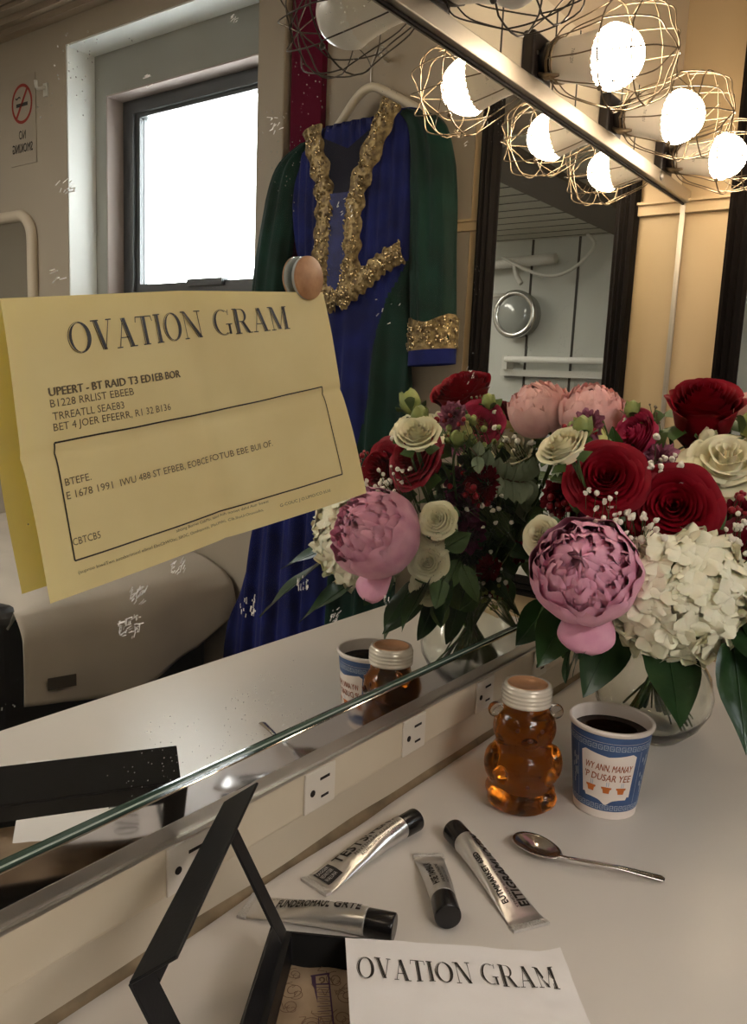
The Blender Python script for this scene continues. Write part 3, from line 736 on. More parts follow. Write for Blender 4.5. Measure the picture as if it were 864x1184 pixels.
def line(pts,w):
    for (a,c),(a2,c2) in zip(pts,pts[1:]):
        n_=24; d=V((a2-a,c2-c)); L=d.length; nn=V((-d.y,d.x))/L*w/2
        b.grid(lambda u,v:yfn(a+(a2-a)*u+nn.x*(2*v-1),(c+(c2-c)*u)+nn.y*(2*v-1)*1.7,.0005),n_,1,smooth=False)
bp=[(.073,.4644),(.915,.4622),(.9176,.53),(.915,.8736),(.0697,.8794),(.073,.4644)]
line(bp,.0036)
b.build('ruled_border','inkbox',ys_)
mg=thing('wooden_disc_magnet','small round wooden magnet with clear rim pinning the yellow sheet’s corner','magnet',(.485,MY-.006,.517))
T=frame_to((.4875,MY-.0020,.5165),(0,-1,0))
b=MB(); b.lathe([(.0155,-.0),(.0163,.0008),(.0163,.0032)],36,0,T,cap=True); b.build('clear_rim','acryl',mg)
b=MB(); b.lathe([(.0161,.0032),(.0163,.0035),(.0163,.0046),(.0157,.0052),(.0001,.0053)],32,0,T,cap=False); b.build('wooden_face','wooddisc',mg)

# ---- black window box
D=V((.416,.372,.030)); ph=math.radians(32); hd=V((-math.cos(ph),-math.sin(ph),0)); nn=V((-math.sin(ph),math.cos(ph),0)); Z=V((0,0,1))
BL=.185; BW=.150; H=.030; tw=.0022
gb=thing('black_gift_box','open black card box with a window lid standing up, lying at the bottom edge','box',tuple((D+hd*BL/2-nn*BW/2)*1.0-V((0,0,.03))))
def bp_(a,w,z): p=D+hd*a-nn*w; return V((p.x,p.y,z))
def obox(mb,a0,a1,w0,w1,z0,z1,mi=0):
    vs=[bp_(a0,w0,z0),bp_(a1,w0,z0),bp_(a1,w1,z0),bp_(a0,w1,z0),bp_(a0,w0,z1),bp_(a1,w0,z1),bp_(a1,w1,z1),bp_(a0,w1,z1)]
    mb.add(vs,[(0,3,2,1),(4,5,6,7),(0,1,5,4),(1,2,6,5),(2,3,7,6),(3,0,4,7)],mi,False)
b=MB()
obox(b,0,BL,0,BW,.0004,.002); obox(b,0,tw,0,BW,.002,H); obox(b,BL-tw,BL,0,BW,.002,H); obox(b,tw,BL-tw,0,tw*2.4,.002,H); obox(b,tw,BL-tw,BW-tw,BW,.002,H)
b.build('box_tray','bx',gb)
b=MB(); obox(b,tw,tw+.0005,tw*2.4,BW-tw,.002,H-.001); b.build('inside_wall','bx_in',gb)
b=MB(); b.grid(lambda u,v: bp_(tw+.001+(BL-2*tw-.002)*u,tw*2.4+.0005+(BW-3.6*tw)*v,.0045+.0022*noise.noise(V((u*7,v*7,2)))),40,30); lin_=b.build('printed_tissue_lining','sepia',gb)
def lf(a,w,off=.0004): # a distance from back wall, w from hinge
    u=(a-tw-.001)/(BL-2*tw-.002); v=(w-tw*2.4-.0005)/(BW-3.6*tw)
    return bp_(a,w,.0045+.0022*noise.noise(V((u*7,v*7,2)))+off)
b=MB(); rs=random.Random(11)
def stroke(pts,w,mi=0):
    for (a,c),(a2,c2) in zip(pts,pts[1:]):
        d=V((a2-a,c2-c)); L=max(d.length,1e-6); n_=V((-d.y,d.x))/L*w/2
        b.add([lf(a+n_.x,c+n_.y),lf(a-n_.x,c-n_.y),lf(a2-n_.x,c2-n_.y),lf(a2+n_.x,c2+n_.y)],[(0,1,2,3)],mi,False)
def scroll(a,c,r,turns,ph0,w=.0006):
    stroke([(a+r*(1-.75*t/30)*math.cos(ph0+turns*2*PI*t/30),c+r*(1-.75*t/30)*math.sin(ph0+turns*2*PI*t/30)) for t in range(31)],w)
for (a,c,r) in ((.030,.012,.009),(.012,.010,.006),(.014,.040,.007),(.030,.052,.010),(.045,.012,.007),(.012,.056,.006),(.050,.050,.008),(.008,.068,.006),(.03,.078,.008),(.06,.03,.008)):
    scroll(a,c,r,rs.uniform(1.2,2.2),rs.uniform(0,6)); scroll(a+r*.4,c+r*.4,r*.6,1,rs.uniform(0,6),.0005)
for k in range(40):
    a=rs.uniform(.006,.09); c=rs.uniform(.01,.09); stroke([(a,c),(a+rs.uniform(-.006,.006),c+rs.uniform(-.006,.006)),(a+rs.uniform(-.008,.008),c+rs.uniform(-.008,.008))],.0005)
# ladder-like purple strip
p0=V((.012,.024)); dd=V((.93,.20)).normalized(); pn=V((-dd.y,dd.x))
def lp(s_,t_): q=p0+dd*s_+pn*t_; return (q.x,q.y)
stroke([lp(0,0),lp(.085,0)],.0030,1); stroke([lp(0,.011),lp(.085,.011)],.0011,1); stroke([lp(0,-.002),lp(0,.012)],.0018,1); stroke([lp(.009,.0),lp(.009,.011)],.0014,1)
scroll(*lp(.0045,.0055),.003,1,0,.0012)
for k in range(16): stroke([lp(.012+.0047*k,.001),lp(.012+.0047*k,.011)],.0005,1); stroke([lp(.0135+.0047*k,.003),lp(.0145+.0047*k,.009)],.0006,0)
b.build('printed_motifs',['sepia_ink','purple_ink'],lin_)
# window lid
om=math.radians(116); uu=nn*(-math.cos(om))+Z*math.sin(om); Ld=.110; ln=hd.cross(uu).normalized()
def lp3(a,s_,t_): return D+hd*a+uu*s_+ln*t_
def lbox(mb,a0,a1,s0,s1):
    vs=[lp3(a,s_,t_) for t_ in (-.0011,.0011) for (a,s_) in ((a0,s0),(a1,s0),(a1,s1),(a0,s1))]
    mb.add(vs,[(0,3,2,1),(4,5,6,7),(0,1,5,4),(1,2,6,5),(2,3,7,6),(3,0,4,7)],0,False)
b=MB(); fwid=.017
lbox(b,0,fwid,0,Ld); lbox(b,BL-.022,BL,0,Ld); lbox(b,fwid,BL-.022,0,fwid); lbox(b,fwid,BL-.022,Ld-.018,Ld)
wl_=bevel(b.build('window_lid','bx',gb),.0006,1)
beta=math.radians(36); ff=-nn*math.cos(beta)+Z*math.sin(beta); A=D+uu*Ld; fn_=hd.cross(ff).normalized()
b=MB(); fwd=.031
vs=[A+hd*a+ff*s_+fn_*t_ for t_ in (-.001,.001) for (a,s_) in ((0,0),(BL,0),(BL,fwd),(.000,fwd))]
b.add(vs,[(0,3,2,1),(4,5,6,7),(0,1,5,4),(1,2,6,5),(2,3,7,6),(3,0,4,7)],0,False)
bevel(b.build('lid_flap','bx',wl_),.0006,1)

# ---- white gram
wp=thing('white_ovation_gram','white ovation gram sheet lying across the black box','paper',(.46,.25,.034))
O=V((.434,.329,.0345)); ex=(V((.523,.199,.0345))-O); ey=(V((.373,.276,.0345))-O).normalized()*.120
def wfn(u,v,off=0.):
    p=O+ex*u+ey*v
    z=.0015*noise.noise(V((u*3,v*3,5)))+.0012*noise.noise(V((u*9,v*9,8)))
    z+=.004*max(0,(u-.90)/.1)*max(0,(.25-v)/.25)
    return V((p.x,p.y,max(.0335+z,.0318)+.001+off))
b=MB(); b.grid(wfn,44,36); ws_=b.build('paper_sheet','white_paper',wp)
b=MB(); serif_text(b,'OVATION GRAM',lambda u,v:wfn(u,-v-.020*(u-.044),.0005),.044,-.335,.885,.165); b.build('headline_lettering','ink',ws_)

# ---- paint tubes
def tube_thing(capend, crimp, W, labels, label, capL=.024, r=.0112, plate=None, roll=0.):
    c=V(capend); e=V(crimp); c.z=0; e.z=0; d=(e-c); L=d.length; d.normalize(); s_=V((-d.y,d.x,0))
    o=thing('metal_paint_tube',label,'tube',tuple(c+d*L/2),group='aluminium tubes on the table')
    def sec(t_):          # t 0 at cap shoulder .. 1 crimp
        e_=t_**1.25
        return r*.98+(W/2-r)*e_, max(r*.98*(1-t_**1.5),.0011)
    L0=capL; L1=L-.007
    def f(u,v,off=0.):
        t_=v; a_,b_=sec(t_); ang=u*2*PI; x_=L0+(L1-L0)*t_
        wr=.0006*noise.noise(V((t_*6+W*100,u*7,L*50)))*min(t_*4,1)*(b_>.003)
        p=c+d*x_+s_*(a_+off)*math.cos(ang); p.z=b_+.0005+(b_+off+wr)*math.sin(ang); return p
    q=MB(); q.grid(f,40,30,closeu=True); body_=q.build('tube_body','silver',o)
    q=MB(); 
    for k,(xa,xb,hh) in enumerate(((L1,L1+.0035,.0012),(L1+.0035,L,.0016))):
        vs=[]
        for z in (.0003,.0003+2*hh*.8):
            for (xx,w_) in ((xa,-1),(xb,-1),(xb,1),(xa,1)): p=c+d*xx+s_*w_*(W/2+.0004); vs.append((p.x,p.y,z))
        q.add(vs,[(0,3,2,1),(4,5,6,7),(0,1,5,4),(1,2,6,5),(2,3,7,6),(3,0,4,7)],0,False)
    for k in range(16):
        p=c+d*(L1+.0036)+s_*(W*(k/15-.5)*.96); p2=c+d*(L-.0003)+s_*(W*(k/15-.5)*.96); q.tube([(p.x,p.y,.0028),(p2.x,p2.y,.0028)],.0004,4)
    q.build('crimped_end','silver_crimp',o)
    T=frame_to((c.x,c.y,r),d)
    q=MB(); q.lathe([(.0105,L0-.0008),(r*.99,L0+.0004)],24,0,T,cap=True); q.build('tube_shoulder','silver_crimp',o)
    q=MB(); sg_=48; R=r
    pr=[(R*.90,0),(R*.98,.0006),(R*1.0,.002),(R*.96,L0-.002),(R*.93,L0-.0006)]
    q.lathe(pr,sg_,0,T,cap=True); q.build('screw_cap','capblack',o)
    # print, u: along length from crimp(0)->cap(1) when fl=1; t: across -1..1 (angle)
    def tf(fl):
        def g(u,v):
            vv=(1-u) if fl else u
            ang=PI/2+(v if fl else -v)*1.0
            return f(ang/(2*PI),min(max(vv,0),1),.0006)
        return g
    q=MB(); g=tf
    if plate:
        fl,u0,u1,v0,v1=plate; 
        q.grid(lambda u,v:f((PI/2+(1 if fl else -1)*(v0+(v1-v0)*v))/(2*PI),(1-(u0+(u1-u0)*u)) if fl else (u0+(u1-u0)*u),.0005),10,8,0,False)
    for (txt,fl,u0,v0,w_,h_,bo) in labels: put_text(q,txt,tf(fl),u0,v0,w_,h_,0 if not txt.startswith('*') else 1,bold=bo)
    q.build('printed_lettering',['ink','label_white'],body_)
    if plate:
        q=MB()
        for i,(txt,fl,u0,v0,w_,h_) in enumerate(plate_text):
            vs,fs,_=text_polys(txt)
            fl=plate[0]
            q.add([f((PI/2+(1 if fl else -1)*(v0+h_*y))/(2*PI),(1-(u0+w_*x)) if fl else (u0+w_*x),.0009) for x,y in vs],fs,0,False)
        q.build('label_lettering','label_white',body_)
    return o
plate_text=[('RAGGER',1,.05,.42,.12,.26),('NEDNUTGER',1,.05,.05,.12,.26),('WALUNA',1,.05,-.32,.12,.26)]
tube_thing((.641,.4035,0),(.502,.418,0),.032,[('TESTSI',1,.24,.10,.40,.80,3),('FEN.',1,.68,.25,.26,.70,3),('PENTEMARK ALNDMEN',1,.40,-.22,.54,.22,0),('ECENODUM NORTRENA',1,.44,-.58,.50,.22,0),('ATIBOL',1,.78,-.88,.14,.2,0)],
  'silver tube with black cap at upper right, printed with bold lettering, nearest the backsplash',plate=(1,.035,.20,-.55,.85))
plate_text=[]
tube_thing((.4935,.325,0),(.447,.446,0),.031,[('FUNDEROMAUL',1,.22,-.25,.46,.72,3),('GRTE',1,.72,-.25,.23,.75,3),('MADE IN BANGOR STATEWAY FINE',1,.08,.55,.56,.16,0),('BALAND ENTERTAIN CO FORM',1,.10,.82,.50,.14,0)],
  'silver tube partly behind the black box lid with its black cap to the right')
tube_thing((.5325,.299,0),(.611,.369,0),.029,[('HSE TAMBALRI',0,.10,.20,.66,.50,3),('SALSOM STAGEONE',0,.10,-.22,.6,.22,1),('MIDLER CONTON',0,.12,-.6,.5,.2,0)],
  'short silver tube whose round black cap points toward the viewer')
tube_thing((.649,.3655,0),(.578,.2455,0),.034,[('EITIGRAMUOITIN',1,.14,-.90,.82,.66,3),('EUTMMARKET 6SED',1,.20,.30,.54,.38,3),('STNDAER RINORTED',1,.14,-.1,.42,.14,0),('FLLE',0,.04,.15,.14,.5,2)],
  'silver tube nearest the spoon, black cap at upper left and crimped end toward lower right')

# ---- teaspoon
sp=MB()
tip=V((.687,.317,0)); neck=V((.671,.262,0)); end=V((.7185,.181,0))
d1=(V((.678,.262,0))-tip).normalized(); s1=V((-d1.y,d1.x,0))
BLn=.052; c0=tip+d1*BLn/2
def bowl(u,v):  # u angle, v radius
    a=u*2*PI; ax=.026; ay=.0165*(1+.12*math.cos(a))
    p=c0+d1*(-ax*math.cos(a)*v)+s1*(ay*math.sin(a)*v)
    z=.009-.0075*(1-v*v); return V((p.x,p.y,z))
sp.grid(bowl,40,10,closeu=True)
path=smooth_path([c0+d1*.0235+V((0,0,.009)),c0+d1*.031+V((0,0,.011)),c0+d1*.040+V((.002,0,.0125)),(.694,.222,.0105),(.707,.200,.0065),(.7185,.181,.0028)],6)
n_=len(path)
def handle(u,v):
    i=min(int(v*(n_-1)),n_-2); t_=v*(n_-1)-i; p=path[i].lerp(path[i+1],t_); dd_=(path[i+1]-path[i]).normalized(); ss=dd_.cross(V((0,0,1))).normalized()
    w_=.0045 if v<.08 else .0023+.0030*max(0,(v-.25)/.75)**1.3; w_= w_*(1-.0*v) if v<.96 else w_*math.sqrt(max(1-((v-.96)/.04)**2,.02))
    a=u*2*PI; return p+ss*w_*math.cos(a)+V((0,0,.0011*math.sin(a)))
s2=MB(); s2.grid(handle,12,50,closeu=True)
so=thing('teaspoon','small stainless teaspoon lying on the table in front of the coffee cup','spoon',(.69,.25,0))
o=sp.build('bowl','steel',so); solid(o,.0012); s2.build('handle','steel',so)

# ---- honey bear
bb=V((.759,.349,0)); fdir=V((-.80,-.60,0)).normalized(); side=V((-fdir.y,fdir.x,0))*-1   # side = image right-ish
def bl_(f_,s_,z): return bb+fdir*f_+side*s_+V((0,0,z))
hb=thing('honey_bear_bottle','bear-shaped bottle of amber honey with ribbed lid beside the coffee cup','bottle',tuple(bb))
RT_=Matrix(((side.x,fdir.x,0,bb.x),(side.y,fdir.y,0,bb.y),(0,0,1,0),(0,0,0,1)))
q=MB()
def E(s_,f_,z,rs_,rf,rz): q.ell((s_,f_,z),(rs_,rf,rz),28,18,0,RT_)
E(0,0,.018,.0375,.035,.0165); q.lathe([(.030,.0004),(.0345,.004),(.035,.014),(.030,.026)],32,0,RT_)
E(0,0,.046,.0390,.035,.034); E(0,.004,.040,.033,.032,.028); q.lathe([(.033,.020),(.036,.045),(.029,.066),(.030,.085)],32,0,RT_)
E(-.031,.006,.050,.0105,.016,.020); E(.031,.006,.050,.0105,.016,.020)
E(-.024,.024,.043,.009,.007,.009); E(.024,.024,.043,.009,.007,.009)
E(-.020,.014,.015,.0165,.018,.014); E(.020,.014,.015,.0165,.018,.014)
E(0,0,.087,.0335,.031,.028); E(0,.020,.081,.014,.013,.010)
q.lathe([(.026,.085),(.0245,.108),(.0225,.114)],32,0,RT_)
o=q.build('honey_filled_body','honey',hb)
m=o.modifiers.new('remesh','REMESH'); m.mode='VOXEL'; m.voxel_size=.0013; m.use_smooth_shade=True
m=o.modifiers.new('smooth','SMOOTH'); m.factor=.6; m.iterations=12
q=MB()
for sgn in (-1,1):
    q=MB(); q.ell((sgn*.0315,0,.105),(.0085,.0055,.0085),18,12,0,RT_); q.build('ear','clear',hb)
q=MB()
for sgn in (-1,1): q.ell((sgn*.0125,.0275,.0935),(.0022,.0012,.0026),12,8,0,RT_)
q.ell((0,.0325,.085),(.0030,.0014,.0022),12,8,0,RT_); q.ell((0,.0362,.036),(.0018,.0010,.0018),10,6,0,RT_)
q.build('relief_face','bear_dark',hb)
q=MB(); prof=[(.0238,.1135),(.0256,.1140)]
for k in range(4): z=.1155+.0042*k; prof+=[(.0262,z),(.0262,z+.0018),(.0250,z+.0028)]
prof+=[(.0252,.1325),(.0242,.1350),(.0215,.1350)]
q.lathe(prof,40,0,RT_,cap=False)
lid_=q.build('ribbed_lid','lid',hb)
q=MB(); q.lathe([(.0001,.1342),(.0190,.1342),(.0196,.1356),(.0206,.1356),(.0214,.1345),(.0218,.1345)],40,0,RT_,cap=False); q.build('lid_seal','kraft',lid_)

# ---- coffee cup
cc=V((.818,.277,0)); cd=(V((0,0,0))-cc); cd.z=0; cd.normalize(); ca=math.atan2(cd.y,cd.x)+.02
cp=thing('paper_coffee_cup','blue and white paper cup of black coffee with a shield and orange lettering','cup',tuple(cc))
def cr(z): return .0325+(.0425-.0325)*(z/.098)**1.0
Tc=Matrix.Translation(cc)
zs=[.0006,.003,.0095,.0105,.016,.0172,.0785,.080,.0865,.0868,.0872,.094]
q=MB()
prof=[(cr(z),z) for z in zs]
mis=[0,0,1,1,1,1,1,1,0,0,1]
mis=[0,0,1,1,1,1,1,1,0,1,1]
q.lathe(prof,64,0,Tc,mis=mis,cap=False); q.lathe([(.0001,.002),(cr(0),.0006)],48,0,Tc,cap=False); wall_=q.build('cup_wall',['cupwhite','cupblue'],cp)
q=MB(); q.lathe([(cr(.094),.094),(cr(.094)+.0018,.0945),(cr(.098)+.0022,.0975),(cr(.098)+.0012,.0995),(cr(.098)-.0012,.0995),(cr(.098)-.0020,.097),(cr(.08)-.0012,.080),(cr(.07)-.0012,.068)],64,0,Tc,cap=False); q.build('rolled_rim','cupwhite',cp)
q=MB(); q.lathe([(.0001,.0845),(cr(.0845)-.0022,.0845),(cr(.0845)-.0013,.0852)],48,0,Tc,cap=False); q.build('coffee','coffee',cp)
def cf(a,z,off=.0003):  # a: radians*, positive to image right
    r=cr(z)+off; an=ca+a; return V((cc.x+r*math.cos(an),cc.y+r*math.sin(an),z))
sgn=1   # check orientation: image right is direction (+.59,-.80)
ir=V((.59,-.80,0)); tv=V((-math.sin(ca),math.cos(ca),0)); sgn=1 if tv.dot(ir)>0 else -1
def cu_(u,v,off=.0003): return cf(sgn*u/.038,v,off)   # u metres along the surface
q=MB(); 
def shield(u,v): # v 0 bottom..1 top ; 
    hw=.0282; x=(u-.5)*2*hw
    top=.0765-.0048*(1-abs(u-.5)*2)**.9*1.0 + (.0 if abs(u-.5)<.42 else -.004*(abs(u-.5)-.42)/.08)
    bot=.0225-.0045*math.exp(-((u-.5)/.09)**2)+ (.0035 if abs(u-.5)>.44 else 0)-.001*math.cos((u-.5)*9)
    return cu_(x*(1-.06*(1-v)),bot+(top-bot)*v,.0004)
q.grid(shield,40,8,smooth=True); q.build('cream_shield','cupwhite',wall_)
q=MB()
put_text(q,"WY ANN, MANAY",lambda u,v:cu_(u,v,.0007),-.0240,.0555,.048,.0074,bold=1,slant=.15)
put_text(q,"'P DUSAR YEE",lambda u,v:cu_(u,v,.0007),-.0245,.0445,.048,.0074,bold=1,slant=.15)
q.build('cup_lettering','cuptext',wall_)
q=MB()
for cx in (-.0165,0,.0155):
    for i in range(1): q.add([cu_(cx+a,z,.0008) for a,z in ((-.0055,.0375),(.0055,.0375),(.0050,.0355),(.0038,.0350),(.0030,.0305),(-.0030,.0305),(-.0038,.0350),(-.0050,.0355))],[tuple(range(8))],0,False)
q.build('orange_cups','cuporange',wall_)
q=MB()
for cx in (-.0165,-.0145,0,.002,.0155,.0175): q.add([cu_(cx+a,z,.0008) for a,z in ((-.0003,.0385),(.0003,.0385),(.0005,.0435),(-.0001,.0435))],[(0,1,2,3)],0,False)
for zb_ in (.0790,.0112):
    n_=44
    for k in range(n_):
        u0=2*PI*.038*k/n_; w_=2*PI*.038/n_; h_=.0056
        for (a,c,a2,c2) in ((0,0,.8,.15),(0,.85,.8,1),(0,0,.14,1),(.62,.3,.8,1) if k%2 else (.62,0,.8,.7),(.3,.4,.5,.6)):
            q.add([cu_(u0+w_*p,zb_+h_*r_,.0005) for p,r_ in ((a,c),(a2,c),(a2,c2),(a,c2))],[(0,1,2,3)],0,False)
for u in (-.0335,-.046,.0335,.046):
    q.grid(lambda a,v:cu_(u+.0006*a,.018+.059*v,.0004),1,10)
for kk in range(26):
    rr=random.Random(kk); u=rr.choice([-1,1])*rr.uniform(.035,.045); z=rr.uniform(.024,.068); q.add([cu_(u+a,z+c,.0005) for a,c in ((0,0),(.002,.001),(.0015,.006),(-.0005,.005))],[(0,1,2,3)],0,False)
q.build('greek_key_bands','cuppale',wall_)

# ------------------------------------------------------------------ bouquet
VC=V((1.035,.300,0))
vz=thing('glass_vase','round clear glass vase holding the bouquet','vase',tuple(VC))
TV=Matrix.Translation(VC)
q=MB()
out=[(.0001,.0006),(.036,.0006),(.042,.004),(.060,.022),(.072,.045),(.074,.062),(.068,.088),(.052,.112),(.045,.128),(.050,.145),(.060,.155)]
inn=[(.0575,.155),(.0475,.145),(.0425,.128),(.0495,.112),(.0655,.088),(.0712,.062),(.069,.045),(.057,.025),(.040,.011),(.0001,.010)]
q.lathe(out+inn,48,0,TV,cap=False); q.build('vase_body','glass',vz)
rb=random.Random(21)
def stem_to(mb,p,r=.0026,tipdir=None):
    p=V(p); a=rb.uniform(0,2*PI); bot=VC+V((.026*math.cos(a),.026*math.sin(a),.013)); nk=VC+V((.026*math.cos(a+2.6),.026*math.sin(a+2.6),.135))
    # crossing stems: enter neck on the side the flower leans to
    dh=V((p.x-VC.x,p.y-VC.y,0)); 
    if dh.length>1e-4: nk=VC+dh.normalized()*min(dh.length*.4,.030)+V((0,0,.138)); bot=VC-dh.normalized()*min(.015+dh.length*.6,.045)+V((rb.uniform(-.012,.012),rb.uniform(-.012,.012),.020))
    pts=[bot,nk]
    if tipdir is not None: pts.append(p-V(tipdir)*.045)
    pts.append(p)
    mb.tube(smooth_path(pts,6),r,6)
def clampy(p):
    return p
def petal(mb,T,th,wa,r0,r1,h,curl,tilt=0.,cup=1.,rag=.0,nu=7,nv=6,seed=0,mi=0,bow=.18):
    ph=seed*1.7
    def f(u,v):
        uu_=u*2-1
        wv=(.35+.65*math.sin(min(v*1.25,1)*PI/2))*math.sqrt(max(1-(max(v-.62,0)/.50)**2*.55,0.05))
        a=th+uu_*wa*wv
        rho=r0+(r1-r0)*(v**.75)*1.0
        z=h*(v**1.25) - bow*h*uu_*uu_*v
        if v>.55: rho+=curl*((v-.55)/.45)**2; z-=curl*.55*((v-.55)/.45)**2
        rho+=rag*math.sin(uu_*5+ph)*v*v; z+=rag*.8*math.sin(uu_*7+ph*2)*v*v
        return (rho*math.cos(a),rho*math.sin(a),z)
    mb.grid(f,nu,nv,mi,T=T)
def make_rose(name,label,cat,c,face,R,m,layers=11,open_=1.,group='roses in the bouquet',green='leaf2',deep=1.):
    c=V(c); face=V(face).normalized(); o=thing(name,label,cat,tuple(c),group=group)
    T=frame_to(c-face*R*.75,face); q=MB(); s_=int(c.x*1e4)%97; r_=random.Random(s_)
    tot=layers*2+2
    for L in range(layers):
        t_=(L+.6)/layers; rr=R*(.05+.93*t_**1.05); npet=2 if t_<.22 else (3 if t_<.6 else (4 if t_<.85 else 5))
        top=R*(1.12-(.50*open_)*t_**1.8)*deep
        for k in range(npet):
            j=r_.random(); rk=rr*(.95+.10*j)
            th=2*PI*k/npet+L*1.35+r_.uniform(-.2,.2); wa=PI/npet*(1.25 if t_>.25 else 1.1); h0=max(top-R*(.62+.1*j+.7*t_*t_),0.); ph=j*6.28; cl=R*(.05+.20*t_**1.6)*min(open_,1.3)
            def f(u,v,rk=rk,th=th,wa=wa,h0=h0,top=top,ph=ph,cl=cl,t_=t_):
                uu_=u*2-1; w_=(.55+.45*math.sin(min(v*1.2,1)*PI/2))*math.sqrt(max(1-(max(v-.7,0)/.42)**2*.5,.05))
                a=th+uu_*wa*w_; rho=rk*(.74+.22*v); z=h0+(top-h0)*v-(top-h0)*.16*uu_*uu_*v
                e=max(v-.62,0)/.38; rho+=cl*e**1.6-R*.03*(1-t_)*e; z-=cl*.62*e**2.4
                rho+=R*.02*math.sin(uu_*4+ph)*v*v*(.3+t_)-.05*R*abs(uu_)**3*(1-t_*.5); z+=R*.022*math.sin(uu_*5+ph*2)*v*v
                return (rho*math.cos(a),rho*math.sin(a),z)
            q.grid(f,10,9,T=T)
    q.lathe([(R*.55,R*.0),(R*.62,R*.18),(R*.45,R*.42),(.0002,R*.55)],14,0,T,cap=False)
    q.build('petals',m,o)
    q=MB(); stem_to(q,c-face*R*.75,.0026,face); q.build('stem','stem',o)
    q=MB()
    for k in range(5): petal(q,T,2*PI*k/5,.35,R*.08,R*.85,R*.25,R*.3,nu=4,nv=4)
    q.ell((0,0,R*.02),(R*.28,R*.28,R*.22),12,8,0,T); q.build('sepals',green,o)
    return o
CAM=V((0,0,.44)); 
def facing(p,mixc=1.,out=.0,up=0.,mir=0.):
    p=V(p); toc=(CAM-p).normalized(); dv=(p-(VC+V((0,0,.20)))).normalized(); mc=(V((0,2*MY,.44))-p).normalized()
    return (toc*mixc+dv*out+V((0,0,up))+mc*mir).normalized()
make_rose('red_rose','deep red rose facing us, left one of the front pair','rose',(.832,.311,.353),facing((.832,.311,.353),1,.1,.35),.040,'red')
make_rose('red_rose','big open deep red rose in the centre just above the white hydrangea','rose',(.858,.247,.326),facing((.858,.247,.326),1,0,.18),.046,'red')
make_rose('red_rose','tall deep red rose standing highest, seen from the side at the top right','rose',(1.020,.270,.432),facing((1.02,.270,.432),.55,0,1.0),.044,'red',open_=.55,deep=1.2)
make_rose('red_rose','dark red rose cut by the right edge of the frame','rose',(.900,.172,.276),facing((.9,.172,.276),.8,.6,.1),.042,'red_b')
make_rose('red_rose','red rose behind the tall one, showing only in the mirror','rose',(1.11,.300,.405),(0,.5,1),.036,'red_b',open_=.8)
make_rose('white_rose','large ivory open rose at the right, below the tallest red rose','rose',(.955,.222,.378),facing((.955,.222,.378),.8,.1,.75),.046,'white',layers=7,open_=1.7)
# front lisianthus etc.
for (c,l,R,mx) in (((.806,.372,.284),'small cream lisianthus tucked above left of the big pink peony',.022,.5),((.832,.352,.262),'cream rose in the mirror beside the pink peony',.027,2.),((.826,.350,.226),'lower cream rose in the mirror under its twin',.024,2.),((.838,.345,.192),'white bloom hanging lowest in the mirror behind the peony',.022,2.)):
    make_rose('lisianthus',l,'flower',c,facing(c,.25,0,.1,mx),R,'white',layers=7,open_=1.,group='cream lisianthus')
make_rose('lisianthus','ivory half-open rose at the left of the mirrored bouquet','flower',(.790,.348,.388),facing((.79,.348,.388),.2,0,.8,.6),.026,'white',layers=7,open_=.9,group='cream lisianthus')
make_rose('lisianthus','buttery cream bloom in the mirror right of the raspberry one','flower',(.985,.372,.365),facing((.985,.372,.365),0,0,.6,1),.030,'white',layers=5,open_=.5,group='cream lisianthus')
make_rose('ranunculus','raspberry pink ranunculus at the top of the mirrored bouquet','flower',(.965,.335,.393),facing((.965,.335,.393),.0,0,.25,1),.031,'ranun',layers=12,open_=.6,group=None)
